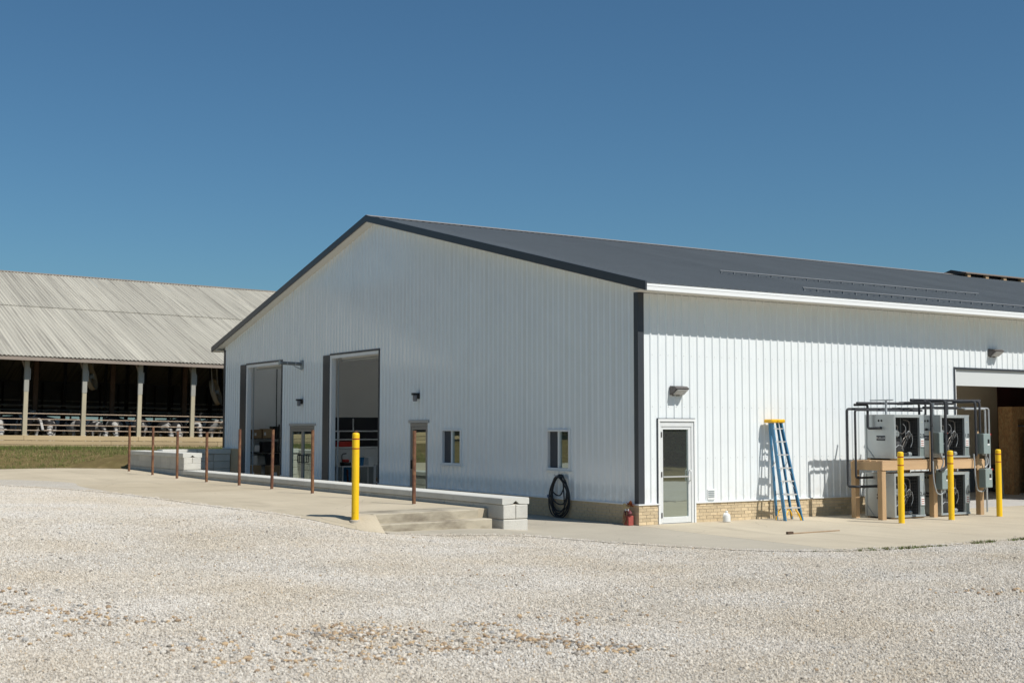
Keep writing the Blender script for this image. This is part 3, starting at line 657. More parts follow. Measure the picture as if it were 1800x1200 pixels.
k = 0; y = 0
while y < 20.2:
    for sx in (-.1525, .1525): inst('block', bh, low, (sx+random.uniform(-.003, .003), y, .248))
    inst('block', bf, low, (0, y, -.13)); y += 1.22
mb = MB(); mb.box(-.27, .27, .04, 20.1, -.1, .556); mb.build('wall_core', M_MORT, low)
tall = thing('tall_block_wall', 'higher shaded section of cast concrete block wall at the far end of the pad', 'retaining wall', (-3.1, 20.40, 0))
cm2 = cap_mesh(2.12, .66, .14)
for i in range(3): inst('cap_block', cm2, tall, (0, i*2.12, 1.12))
bt = block_mesh(.61, 1.27, .225, 'block'); bt2 = block_mesh(.305, 1.27, .22, 'block'); bt3 = block_mesh(.61, 1.27, .55, 'block')
for i in range(5):
    for sx in (-.1525, .1525): inst('block', bt2, tall, (sx, i*1.27, .897))
    inst('block', bt, tall, (0, i*1.27, .69)); inst('block', bt, tall, (0, i*1.27, .46))
    inst('block', bt3, tall, (0, i*1.27, -.1))
mb = MB(); mb.box(-.27, .27, .04, 6.3, -.1, 1.115); mb.build('wall_core', M_MORT, tall)
end = thing('end_block_wall', 'shaded cast concrete block wall joining the building corner at the far end', 'retaining wall', (0, 25.3, 0), 0)
cm3 = cap_mesh(1.32, .66, .165)
for i in range(2): o = inst('cap_block', cm3, end, (-.045-i*1.34, 0, 1.14), (0, 0, PI/2))
be = block_mesh(.58, .655, .28, 'block')
for j in range(4):
    for i in range(4): inst('block', be, end, (-.05-i*.665, 0, j*.283), (0, 0, PI/2))
mb = MB(); mb.box(-2.69, -.06, -.25, .25, 0, 1.13); mb.build('wall_core', M_MORT, end)

# ------------------------------------------------------------------ bollards
def bollard(label, loc, h, r=.068):
    t = thing('bollard', label, 'bollard', loc, random.uniform(0, 6), 'yellow bollards')
    mb = MB(); mb.lathe([(r, -.05), (r, h-.05), (r*.97, h-.022), (r*.86, h-.008), (r*.6, h), (0, h+.003)], 24); mb.build('sleeve', M_YEL, t, smooth=True)
    for z in (h-.115, h-.30):
        mb = MB(); mb.lathe([(r+.001, z-.011), (r+.003, z-.009), (r+.003, z+.009), (r+.001, z+.011)], 24); mb.build('stripe', M_STRIPE, t, smooth=True)
    mb = MB(); mb.lathe([(r+.035, -.05), (r+.03, .006), (r+.001, .012)], 20); mb.build('base_collar', M_MORT, t)
bollard('yellow bollard standing alone at the left end of the concrete steps', (-6.82, .06, zpad(-6.82, .06)-.01), 1.66, .070)
bollard('yellow bollard in front of the left pair of condensing units', (5.33, -2.68, zg(5.33, -2.68)), 1.60)
bollard('yellow bollard in front of the right pair of condensing units', (7.16, -2.58, zg(7.16, -2.58)), 1.61)
bollard('yellow bollard beside the big side opening, rightmost of the row', (9.09, -2.45, zg(9.09, -2.45)), 1.62)

# ------------------------------------------------------------------ rusty posts along the pad
ORD = ['first', 'second', 'third', 'fourth', 'fifth', 'sixth', 'seventh', 'eighth', 'ninth']
PY = [(2.73, 2.075), (5.66, 2.06), (8.10, 2.08), (10.81, 2.085), (13.34, 2.09), (16.04, 2.0), (18.96, 2.02), (21.5, 2.16), (24.25, 2.2)]
for i, (y, zt) in enumerate(PY):
    x = -4.12+random.uniform(-.02, .02); z0 = zpad(x, y)
    t = thing('rusty_post', f'rusty steel pipe post on the pad, {ORD[i]} counting away from the steps', 'post', (x, y, z0-.01), random.uniform(0, 6), 'rusty posts along the pad')
    lean = random.uniform(-.012, .012); h = zt-z0
    mb = MB(); r = .042; prof = [(r*1.02, 0), (r, .1), (r, h*.5), (r*.99, h), (r*.86, h), (r*.85, h-.25), (0, h-.26)]
    mb.lathe(prof, 14, M=Matrix.Shear('XY', 4, (lean, lean*.5))); mb.build('pipe', M_RUST, t, smooth=True)
    mb = MB(); mb.lathe([(.055, 0), (.052, .016), (.0425, .022)], 12); mb.build('grout_collar', M_MORT, t)

# ------------------------------------------------------------------ ladder
lad = thing('step_ladder', 'blue fibreglass step ladder with yellow top leaning against the white wall', 'ladder', (3.9, -.6, 0))
LO = Vector((3.9, -.6, 0)); loc = lambda x, y, z: Vector((x, y, z))-LO
FT = [(3.60, -.80, 0), (4.115, -.84, 0)]; TT = [(3.745, -.26, 2.27), (4.03, -.28, 2.27)]
RB = [(3.70, -.43, 0), (4.18, -.46, 0)]; RT = [(3.765, -.16, 2.27), (4.02, -.17, 2.27)]
def lerp(a, c, t): return Vector(a)*(1-t)+Vector(c)*t
def channel(mb, a, c, wd, dp, inw):  # C section rail
    mb.bar(a, c, wd*.22, dp, (0, 1, .2)); 
    for s in (-1, 1):
        of = Vector((inw*wd*.45, s*dp*.46, 0)); mb.bar(Vector(a)+of, Vector(c)+of, wd*.8, .007, (0, 1, .2))
for i, s in ((0, 1), (1, -1)):
    mb = MB(); channel(mb, loc(*FT[i]), loc(*TT[i]), .034, .085, s); mb.build('front_rail', M_BLUE, lad)
    mb = MB(); channel(mb, loc(*RB[i]), loc(*RT[i]), .03, .06, s); mb.build('rear_rail', M_BLUE, lad)
for k in range(7):
    t = (.30+.302*k)/2.27; a = lerp(FT[0], TT[0], t)-LO; c = lerp(FT[1], TT[1], t)-LO
    mb = MB(); mb.bar(a, c, .085, .028); mb.build('step', M_ALU2, lad)
    if k in (0, 2, 3):
        for p, q, s in ((a, c, 1), (c, a, -1)):
            mb = MB(); e = lerp(FT[0] if s == 1 else FT[1], TT[0] if s == 1 else TT[1], t-.085)-LO; mb.bar(p+(q-p)*.28, e, .018, .004, (0, 1, 0)); mb.build('knee_brace', M_ALU2, lad)
for k in (1, 3, 5):
    t = (.30+.302*k)/2.27; mb = MB(); mb.bar(lerp(RB[0], RT[0], t)-LO, lerp(RB[1], RT[1], t)-LO, .03, .014); mb.build('rear_brace', M_ALU2, lad)
for i in (0, 1):
    mb = MB(); t = .62; mb.bar(lerp(FT[i], TT[i], t)-LO, lerp(RB[i], RT[i], t-.08)-LO, .006, .022); mb.build('spreader', M_ALU2, lad)
    mb = MB(); s = 1 if i == 0 else -1; a = lerp(FT[i], TT[i], .115)-LO
    pts = [a+Vector((s*.15, 0, 0)), a+Vector((s*.12, -.01, -.03)), a+Vector((s*.07, -.02, -.1)), a+Vector((s*.035, -.05, -.2)), a+Vector((s*.025, -.06, -.255))]
    mb.tube(pts, [.012, .018, .022, .022, .024], 8); mb.build('foot_guard', M_LYEL, lad, smooth=True)
    mb = MB(); a = Vector(RB[i])-LO; pts = [a+Vector((s*.14, .0, .26)), a+Vector((s*.06, -.0, .2)), a+Vector((s*.01, 0, .08)), a+Vector((0, 0, 0.0))]
    mb.tube(pts, [.012, .02, .022, .024], 8); mb.build('foot_guard', M_LYEL, lad, smooth=True)
mb = MB(); mb.box(-.24, .20, .24, .52, 2.25, 2.335, .02); mb.box(-.06, .06, .215, .2395, 2.26, 2.32, .01); mb.build('top_cap', M_LYEL, lad)

# ------------------------------------------------------------------ wall lights
def wall_pack(label, x, z):
    t = thing('wall_light', label, 'wall light', (x, -.022, z), 0, 'wall pack lights on the side wall')
    mb = MB(); mb.prism([(0, .1), (-.16, .085), (-.24, .035), (-.215, .02), (-.05, -.1), (0, -.105)], (-.185, 0, 0), (.185, 0, 0), (0, 1, 0), (0, 0, 1)); mb.build('housing', M_BRONZE, t)
    mb = MB(); mb.prism([(-.222, .012), (-.235, .004), (-.075, -.104), (-.062, -.092)], (-.155, 0, 0), (.155, 0, 0), (0, 1, 0), (0, 0, 1)); mb.build('lens', M_LENS, t)
    mb = MB(); mb.box(-.1, .1, .0, .02, -.125, -.106); mb.build('back_plate', M_BRONZE, t)
wall_pack('bronze wall light above the white glass door on the sunny wall', 1.06, 2.97); wall_pack('bronze wall light high above the big side opening', 12.25, 4.18)
def sconce(label, y, z):
    t = thing('wall_sconce', label, 'wall light', (-.022, y, z), 0, 'small dark sconces on the gable')
    mb = MB(); mb.box(-.03, 0, -.075, .075, -.05, .12, .006); mb.build('back_plate', M_BLACK, t)
    mb = MB(); mb.box(-.2, -.0305, -.07, .07, .055, .12, .01); mb.build('hood', M_BLACK, t)
    mb = MB(); mb.lathe([(.05, -.12), (.062, -.1), (.062, .05), (.05, .054)], 14, (-.115, 0, 0)); mb.build('lens', mat('smoked_lens', (.16, .17, .19), .2), t, smooth=True)
sconce('small dark wall sconce above the double glass doors', 18.33, 2.98); sconce('small dark wall sconce above the single glass gable door', 10.05, 3.0)
t = thing('exhaust_pipe', 'grey pipe sticking out of the gable between the two overhead doors', 'pipe', (-.022, 18.36, 4.29))
mb = MB(); mb.tube([(0, 0, 0), (-.78, 0, .02)], .058, 14); mb.build('pipe', mat('dull_grey_pipe', (.20, .21, .21), .5, .4, var=.1, vs=8), t, smooth=True)
mb = MB(); mb.box(-.03, 0, -.09, .09, -.18, .13, .006); mb.build('wall_plate', M_GALV2, t)
mb = MB(); mb.bar((-.01, 0, -.19), (-.3, 0, -.07), .03, .03); mb.build('bracket', M_GALV2, t)
for xx in (-.25, -.55): mb = MB(); mb.lathe([(.059, -.02), (.065, -.015), (.065, .015), (.059, .02)], 14, M=Matrix.Translation((xx, 0, .01)) @ Matrix.Rotation(PI/2, 4, 'Y')); mb.build('clamp_band', M_COND, t)
mb = MB(); mb.lathe([(.059, 0), (.075, .02), (.075, .05), (.05, .055)], 14, M=Matrix.Translation((-.78, 0, .02)) @ Matrix.Rotation(-PI/2, 4, 'Y')); mb.build('end_hood', M_GALV2, t)

# ------------------------------------------------------------------ hose
t = thing('garden_hose', 'black rubber hose coiled on a hook below the right gable window', 'hose', (-.09, 2.87, 0))
loops = [(.36, .49, .02, .53), (.33, .47, -.03, .50), (.35, .43, .0, .58), (.28, .44, .05, .52), (.31, .35, -.04, .66), (.24, .28, .0, .76), (.34, .46, -.02, .545)]
for i, (ry, rz, oy, zc) in enumerate(loops):
    top = 1.02; rz = (top-.02*i*.4-zc)
    mb = MB(); n = 40; pts = []
    for k in range(n):
        a = 2*PI*k/n; pts.append((-.02*i*.7+.02*math.sin(3*a+i), oy+ry*math.sin(a)*(1-.12*math.cos(a)), zc+rz*math.cos(a)+.012*math.sin(2*a+i)))
    pts = [(p[0], p[1], max(.02, p[2])) for p in pts]
    mb.tube(pts, .0165, 7, closed=True); mb.build('hose_loop', M_HOSE, t, smooth=True)
mb = MB(); mb.tube(rounded([(-.03, .45, .46), (-.03, .44, .25), (-.03, .33, .06), (-.04, .1, .02), (-.05, -.1, .02)], .12), .0165, 7); mb.build('hose_end', M_HOSE, t, smooth=True)
mb = MB(); mb.tube([(.06, .40, .50), (-.06, .40, .50)], .02, 8); mb.lathe([(.0, -.02), (.04, -.02), (.04, .0), (0, 0)], 10, M=Matrix.Translation((-.07, .40, .50)) @ Matrix.Rotation(PI/2, 4, 'Y')); mb.build('spigot', mat('blue_valve', (.05, .10, .2), .5), t, smooth=True)
mb = MB(); mb.tube(rounded([(.07, .03, .98), (-.12, .03, .98), (-.16, .03, 1.03)], .04), .012, 6); mb.build('hook', M_COND, t)

# ------------------------------------------------------------------ scarecrow planter at the corner
t = thing('planter_figure', 'little red wooden planter figure with rust coloured flower head at the building corner', 'decoration', (-.17, .16, .004), .1)
M_PR = mat('faded_red_wood', (.33, .07, .055), .8, var=.15, vs=20); M_PM = mat('maroon_leaf', (.12, .025, .03), .7); M_OR = mat('rust_leaf', (.30, .085, .02), .75, rand=.3)
mb = MB(); mb.box(-.075, .075, -.085, .085, 0, .21, .006); mb.build('box', M_PR, t)
mb = MB(); mb.prism([(-.05, 0), (.05, 0), (.035, .14), (-.035, .14)], (0, -.03, .211), (0, .03, .211), (1, 0, 0), (0, 0, 1)); mb.build('body', M_PR, t)
def leafquad(mb, c, d, up, L0, wd):
    c = Vector(c); d = Vector(d).normalized(); sd = d.cross(Vector(up)).normalized()
    mb.add([c, c+d*L0*.45+sd*wd/2+Vector((0, 0, .004)), c+d*L0, c+d*L0*.45-sd*wd/2], [(0, 1, 2, 3)])
for s in (-1, 1):
    mb = MB(); mb.lathe([(0, -.05), (.03, -.045), (.055, 0), (.035, .05), (0, .07)], 10, (s*.02-.02, s*.085, .26)); mb.build('arm', M_PM, t, smooth=True)
mb = MB(); mb.lathe([(0, -.045), (.035, -.03), (.045, 0), (.035, .035), (0, .045)], 12, (-.02, .01, .40)); mb.build('head', mat('straw', (.45, .36, .20), .9), t, smooth=True)
mb = MB()
for s in (-1, 1): mb.prism([(0, 0), (s*.055, .03), (s*.055, -.03)], (-.05, .0, .335), (-.04, 0, .335), (0, 1, 0), (0, 0, 1))
mb.build('bow', M_LABEL, t)
mb = MB()
for k in range(70):
    a = random.uniform(0, 2*PI); e = random.uniform(-.4, 1.4); d = Vector((math.cos(a)*math.cos(e), math.sin(a)*math.cos(e), math.sin(e))); leafquad(mb, Vector((.01, -.03, .43))+d*.02, d, (.3, .2, 1), random.uniform(.05, .10), .04)
mb.build('flower_head', M_OR, t, fix=False)
mb = MB(); mb.lathe([(.035, 0), (.06, .004), (.06, .012), (.03, .016)], 14, M=Matrix.Translation((-.04, .07, .42)) @ Matrix.Rotation(-PI/2, 4, 'Y')); mb.build('hat_brim', mat('straw', (.45, .36, .2)), t)
mb = MB()
for k in range(14):
    a = random.uniform(-.5, .5); leafquad(mb, (-.09, random.uniform(-.05, .05), random.uniform(.12, .33)), (-.2, a, -1), (1, 0, 0), .14, .03)
mb.build('dry_leaves', mat('tan_leaf', (.30, .17, .08), .8), t, fix=False)

# ------------------------------------------------------------------ jug, plank
t = thing('white_jug', 'small white plastic jug on the concrete below the wall vent', 'jug', (2.24, -.34, zg(2.24, -.34)+.004))
mb = MB(); mb.lathe([(.075, 0), (.088, .012), (.09, .12), (.08, .165), (.04, .195), (.03, .205), (.03, .222)], 20); mb.build('body', M_PLASTW, t, smooth=True)
mb = MB(); mb.lathe([(.034, .2225), (.034, .245), (.03, .25), (0, .25)], 14); mb.build('cap', M_PLASTW, t, smooth=True)
mb = MB(); mb.tube(rounded([(-.03, 0, .2), (-.08, 0, .2), (-.088, 0, .13)], .03), .011, 6); mb.build('handle', M_PLASTW, t, smooth=True)
t = thing('wood_plank', 'thin weathered board lying on the concrete in front of the ladder', 'plank', (1.25, -3.38, zg(1.25, -3.38)+.006), math.radians(1))
mb = MB(); mb.box(0, 1.36, -.02, .02, 0, .022, .003); mb.build('board', mat('weathered_board', (.34, .24, .15), .85, var=.2, vs=8), t)
mb = MB(); mb.box(-.16, -.001, -.03, .03, .0, .05, .004); mb.build('end_block', mat('dark_brown_block', (.09, .055, .035), .85), t)

# ------------------------------------------------------------------ condenser rack
rk = thing('equipment_stand', 'heavy treated timber stand carrying two condensing units beside the side wall', 'equipment stand', (5.73, -1.8, 0))
RX = 5.73; RYY = -1.8
def local(p): return (p[0]-RX, p[1]-RYY, p[2])
for x in (5.80, 7.60, 9.33):
    for y in (-1.72, -.92):
        mb = MB(); mb.box(x-.07-RX, x+.07-RX, y-.07-RYY, y+.07-RYY, .0, 1.145, .006); mb.build('post', M_TIMBER, rk)
mb = MB(); mb.box(.0, 3.70, -.01, .035, 1.149, 1.345, .005); mb.build('front_beam', M_TIMBERX, rk)
mb = MB(); mb.box(.0, 3.70, .91, .955, 1.149, 1.345, .005); mb.build('rear_beam', M_TIMBERX, rk)
for x in (0.0, 1.85, 3.65): mb = MB(); mb.box(x, x+.045, .0355, .9095, 1.149, 1.342, .005); mb.build('side_beam', M_TIMBER, rk)
for k in range(5): mb = MB(); mb.box(.02, 3.68, .0+k*.19, .16+k*.19, 1.347, 1.375, .003); mb.build('deck_board', M_TIMBERX, rk)
for x in (7.42, 9.16): mb = MB(); mb.box(x-RX-.045, x-RX+.045, -.03, -.0105, 1.10, 2.05, .003) ; mb.build('backing_board', M_TIMBER, rk)
mb = MB(); mb.box(.10, .15, .03, .17, .0, .42, .004); mb.build('cleat', M_TIMBER, rk)

def condenser(label, x, z, num, grp='condensing units on the timber stand'):
    W, D, H = 1.085, .90, 1.075
    t = thing('condensing_unit', label, 'condensing unit', (x, -1.75, z), 0, grp)
    mb = MB(); mb.box(0, .02, .0, D, .04, H, .004); sp = mb.build('side_panel', M_GALV, t)
    mb = MB(); mb.box(-.004, -.0005, .1, .8, .10, .104); mb.bar((-.006, .62, .06), (-.006, .84, .30), .02, .012, (1, 0, 0)); mb.box(-.012, -.001, .83, .845, .06, H-.03); mb.build('panel_rib', M_GALV2, sp)
    mb = MB(); mb.box(.0205, W, .0, D, H-.03, H-.002, .004); mb.build('top_panel', M_GALV, t)
    mb = MB(); mb.box(.0205, W, .0, D, .04, .085, .004); mb.build('base_pan', M_GALV2, t)
    mb = MB(); mb.box(.0205, W-.0, D-.02, D, .086, H-.031); mb.box(W-.02, W, .03, D-.021, .086, H-.031); mb.build('rear_panel', M_GALV2, t)
    mb = MB(); mb.box(.0205, .05, -.002, .02, .0855, H-.0305); mb.box(.051, W-.2, -.002, .02, H-.07, H-.0305); mb.build('front_frame', M_GALV, t)
    cp = MB().box(W-.195, W-.0205, -.004, .06, .30, H-.0305, .004).build('control_panel', M_GALV2, t)
    MB().box(W-.185, W-.03, .012, .06, .0855, .298, .004).build('lower_cover', M_BOXG, t)
    MB().box(W-.195, W-.186, -.003, .06, .0855, .298).build('panel_edge', M_GALV, t)
    text('unit_number', num, .13, Matrix.Translation((W-.11, -.0065, .57)) @ Matrix.Rotation(PI/2, 4, 'X'), M_BLACK, cp)
    mb = MB(); mb.box(W-.165, W-.055, -.0075, -.0045, .31, .50); s = mb.build('sticker', M_LABEL, cp)
    mb = MB()
    for k in range(3): mb.box(W-.155, W-.065, -.0095, -.008, .34+k*.05, .355+k*.05)
    mb.build('sticker_print', M_STRIPE, s)
    mb = MB(); mb.lathe([(.012, 0), (.012, .004), (0, .005)], 8, M=Matrix.Translation((W-.11, -.004, .9)) @ Matrix.Rotation(PI/2, 4, 'X')); mb.build('knob', mat('pale_knob', (.6, .6, .4), .5), cp)
    # dark cavity with coil, compressor and tubing
    MB().box(.06, W-.2, .36, .44, .09, H-.04).build('condenser_coil', mat('coil_fins', (.022, .023, .025), .6, var=.4, vs=60, stretch=(1, 1, .05)), t)
    for k in range(6): MB().box(.12+k*.125, .135+k*.125,   .335, .359, .12, H-.08).build('coil_strap', M_GALV2, t) if k in (1, 4) else None
    mb = MB(); mb.box(W-.204, W-.1965, .062, .36, .09, H-.04); mb.box(.051, .058, .022, .36, .09, H-.04); mb.box(.06, W-.205, .022, .359, H-.042, H-.033); mb.build('cavity_shade_sheet', M_DARKMETAL, t)  # dark sheets added so the cavity looks shaded inside
    mb = MB(); mb.lathe([(.0, .09), (.13, .09), (.15, .14), (.15, .36), (.12, .43), (.04, .46), (0, .46)], 18, (.24, .19, 0)); mb.build('compressor', M_DARKMETAL, t, smooth=True)
    mb = MB(); mb.lathe([(.0, 0), (.085, 0), (.09, .03), (.09, .12), (.07, .15), (0, .15)], 16, M=Matrix.Translation((.17, .20, .62)) @ Matrix.Rotation(PI/2, 4, 'X')); mb.build('fan_motor', mat('motor_grey', (.22, .24, .24), .5), t, smooth=True)
    tubes = [[(.20, .18, .46), (.22, .12, .70), (.45, .14, .60), (.62, .18, .72)], [(.55, .2, .95), (.70, .15, .93), (.72, .15, .70), (.60, .2, .45), (.45, .15, .30), (.3, .12, .2)],
             [(.45, .3, .12), (.62, .2, .35), (.76, .2, .62), (.80, .2, .9)], [(.1, .1, .75), (.13, .07, .82), (.2, .07, .8), (.22, .1, .66)], [(.35, .2, .18), (.38, .12, .4), (.5, .12, .55), (.7, .15, .58), (.83, .15, .55)]]
    tubes += [[(.12, .06, .30), (.2, .05, .36), (.33, .05, .33), (.36, .06, .22)], [(.52, .08, .62), (.58, .06, .70), (.66, .07, .64), (.64, .1, .52)], [(.42, .1, .86), (.5, .08, .78), (.48, .08, .6), (.56, .1, .5)], [(.68, .1, .3), (.74, .08, .45), (.70, .08, .62)]]
    for i, p in enumerate(tubes): MB().tube(rounded(p, .12, 5), (.010, .012, .020, .012, .007, .011, .008, .007, .008)[i], 7).build('refrigerant_line', (M_DARKMETAL if i == 2 else M_COND if i > 4 else M_COPPER), t, smooth=True)
    mb = MB(); mb.lathe([(0, -.06), (.045, -.05), (.05, 0), (.045, .05), (0, .06)], 12, M=Matrix.Translation((.62, .1, .14)) @ Matrix.Rotation(PI/2, 4, 'Y')); mb.build('filter_drier', M_GALV, t, smooth=True)
    MB().box(.40, .55, .08, .2, .0855, .17, .01).build('junction_box', M_DARKMETAL, t)
    # thin guard wires across the opening
    mb = MB()
    for k in range(1, 14): mb.box(.05, W-.196, -.0012, .0012, .09+k*.068, .0925+k*.068)
    for k in range(1, 13): mb.box(.05+k*.064, .0525+k*.064, .0015, .0035, .09, H-.07)
    mb.build('wire_guard', mat('guard_wire', (.05, .05, .05), .5), t)
    # nameplate and ports on the side
    MB().box(-.006, -.0005, .275, .53, .46, .575).build('nameplate', mat('nameplate_blue_black', (.02, .024, .035), .5), sp)
    text('nameplate_lettering', 'MUELLER', .064, Matrix.Translation((-.0075, .4025, .517)) @ Matrix.Rotation(-PI/2, 4, 'Z') @ Matrix.Rotation(PI/2, 4, 'X'), M_LABEL, sp)
    for k in (0, 1): mb = MB(); mb.lathe([(.0, 0), (.028, 0), (.028, .006), (0, .007)], 12, M=Matrix.Translation((-.0005, .46-k*.085, .93)) @ Matrix.Rotation(-PI/2, 4, 'Y')); mb.build('port_cover', M_BLACK, sp)
    mb = MB()
    for yy in (.05, .75): mb.box(.02, W-.02, yy, yy+.1, 0, .0395, .004)
    mb.build('skid', M_TIMBERX, t)
condenser('left upper condensing unit on the timber stand marked 2B', 6.225, 1.376, '2.B')
condenser('right upper condensing unit on the timber stand marked 1B', 7.875, 1.376, '1.B')
condenser('left lower condensing unit under the timber stand marked 2A', 6.20, .0, '2.A')
condenser('right lower condensing unit under the timber stand marked 1A', 7.85, .0, '1.A')

def disconnect(label, x, z, h=.50):
    t = thing('disconnect_box', label, 'switch box', (x, -1.84, z), 0, 'switch boxes on the stand')
    mb = MB(); mb.box(-.13, .13, -.17, 0, 0, h, .008); mb.build('enclosure', M_BOXG, t)
    d = MB().box(-.125, .135, -.195, -.1705, .004, h-.004, .006).build('cover', mat('pale_green_cover', (.26, .32, .31), .45), t)
    MB().box(.02, .09, -.199, -.1955, h*.52, h*.72).build('rating_label', M_BLACK, d); MB().box(.015, .095, -.198, -.1955, h*.42, h*.5).build('rating_label', M_LABEL, d)
    mb = MB(); mb.tube([(.131, -.1, h*.82), (.17, -.12, h*.86), (.21, -.15, h*.99)], [.02, .022, .026], 8); mb.build('handle', M_REDH, t, smooth=True)
    mb = MB(); mb.lathe([(.03, 0), (.03, -.03), (.02, -.035)], 10, (0, -.08, 0)); mb.build('conduit_hub', M_COND, t)
disconnect('switch box with red handle between the two upper units', 7.60, 1.53); disconnect('switch box with red handle right of the upper right unit', 9.24, 1.50)
disconnect('switch box with red handle between the two lower units', 7.67, .68, .46); disconnect('switch box with red handle right of the lower right unit', 9.28, .68, .46)

def pipe(label, pts, r=.03, m=M_PIPEINS, name='insulated_pipe', cat='pipe', grp='insulated refrigerant pipes', bands=True, rad=.07):
    t = thing(name, label, cat, pts[0], 0, grp); P = [Vector(p)-Vector(pts[0]) for p in pts]
    r *= 1.04
    MB().tube(rounded(P, rad, 5), r, 10).build('run', m, t, smooth=True)
    if bands:
        for a, c in zip(P, P[1:]):
            L0 = (c-a).length; k = int(L0/.8)
            for i in range(1, k+1):
                q = a.lerp(c, i/(k+1)); dd = (c-a).normalized()*.012; MB().tube([q-dd, q+dd], r*1.07, 10).build('tape_band', M_BLACK if m is M_PIPEINS else m, t, smooth=True)
pipe('black insulated pipe along the top from the left end, dropping into the upper left unit', [(5.72, -1.0, 2.68), (6.12, -1.05, 2.69), (6.12, -1.05, 2.12), (6.12, -1.36, 2.13), (6.222, -1.36, 2.13)])
pipe('black insulated pipe running above the left upper unit', [(5.70, -1.1, 2.72), (7.70, -1.1, 2.73), (7.70, -.6, 2.73)])
pipe('black insulated pipe dropping down the left side to the lower unit, outer run', [(8.0, -.95, 2.60), (5.52, -.95, 2.58), (5.52, -.95, .76), (5.52, -1.25, .76), (6.2, -1.25, .76)])
pipe('black insulated pipe dropping down the left side to the lower unit, inner run', [(8.0, -1.1, 2.56), (5.63, -1.1, 2.56), (5.63, -1.1, .96), (6.2, -1.1, .96)], .026)
pipe('highest black insulated pipe above the right upper unit', [(7.48, -1.2, 2.81), (10.10, -1.2, 2.82)], .034)
pipe('second black insulated pipe behind the highest one above the right unit', [(7.7, -.9, 2.74), (9.5, -.9, 2.75), (9.5, -.2, 2.75)])
pipe('thin dark pipe above the right upper unit nearest the wall', [(7.4, -.7, 2.62), (10.0, -.7, 2.63)], .02)
pipe('vertical black insulated pipe left of the middle switch boxes', [(7.36, -.95, 2.74), (7.36, -1.90, 2.74), (7.36, -1.90, 1.06), (7.36, -1.70, 1.06)], .032)
pipe('vertical black insulated pipe in front of the middle switch boxes', [(7.66, -1.2, 2.78), (7.66, -2.07, 2.78), (7.66, -2.07, 1.20), (7.40, -2.07, 1.12)], .034)
pipe('vertical black insulated pipe left of the right switch boxes', [(9.05, -1.2, 2.78), (9.05, -1.86, 2.78), (9.05, -1.86, 1.45)], .03)
pipe('short vertical black insulated pipe above the right upper switch box', [(9.24, -1.2, 2.78), (9.24, -1.84, 2.78), (9.24, -1.84, 2.02)], .028)
pipe('vertical black insulated pipe between the two upper units at the back', [(7.60, -1.0, 2.73), (7.60, -1.35, 2.73), (7.60, -1.35, 2.1), (7.87, -1.35, 2.1)], .028)
pipe('black insulated pipe riser in front of the gap left of the right upper unit', [(7.50, -1.3, 2.80), (7.50, -1.62, 2.80), (7.50, -1.62, 2.45)], .026)
pipe('low black insulated pipe just above the right unit top', [(7.62, -1.45, 2.63), (8.95, -1.45, 2.64), (8.95, -.5, 2.64)], .024)
pipe('black insulated pipe elbow at the back of the right upper unit', [(8.45, -1.2, 2.80), (8.45, -1.5, 2.80), (8.45, -1.5, 2.46)], .022)
for k_, x_ in enumerate((6.5, 8.2)):
    t = thing('pipe_bracket', ['steel pipe bracket over the left upper unit', 'steel pipe bracket over the right upper unit'][k_], 'bracket', (x_, -1.3, 2.452)); MB().box(-.02, .02, 0, .04, 0, .33).build('strut', M_COND, t); MB().box(-.02, .02, -.2, .5, .331, .36).build('cross_arm', M_COND, t)
G2 = 'grey electrical conduits'
pipe('grey conduit standing on the concrete right of the stand', [(9.5, -1.2, 2.61), (10.30, -1.2, 2.62), (10.30, -1.2, 0.0)], .022, M_COND, 'conduit', 'conduit', G2)
pipe('grey conduit bending back to the lower right switch box', [(9.5, -1.1, 2.64), (10.58, -1.1, 2.64), (10.58, -1.1, 1.11), (9.45, -1.78, 1.08)], .018, M_COND, 'conduit', 'conduit', G2)
pipe('pale flexible conduit looping below the middle lower switch box', [(7.33, -1.95, 1.35), (7.30, -1.98, .9), (7.38, -2.0, .58), (7.60, -1.98, .55), (7.70, -1.93, .66)], .016, M_COND, 'flexible_conduit', 'conduit', G2, False, .14)
pipe('pale flexible conduit looping below the lower right switch box', [(8.98, -1.84, 1.5), (8.94, -1.9, .95), (8.98, -1.92, .60), (9.18, -1.94, .58), (9.28, -1.92, .66)], .016, M_COND, 'flexible_conduit', 'conduit', G2, False, .14)
pipe('pale flexible conduit joining the two right switch boxes', [(9.30, -1.92, 1.48), (9.40, -1.94, 1.36), (9.38, -1.94, 1.24), (9.28, -1.92, 1.17)], .016, M_COND, 'flexible_conduit', 'conduit', G2, False, .1)
pipe('pale flexible conduit joining the two middle switch boxes', [(7.62, -1.92, 1.5), (7.72, -1.94, 1.36), (7.70, -1.94, 1.26), (7.66, -1.92, 1.17)], .016, M_COND, 'flexible_conduit', 'conduit', G2, False, .1)

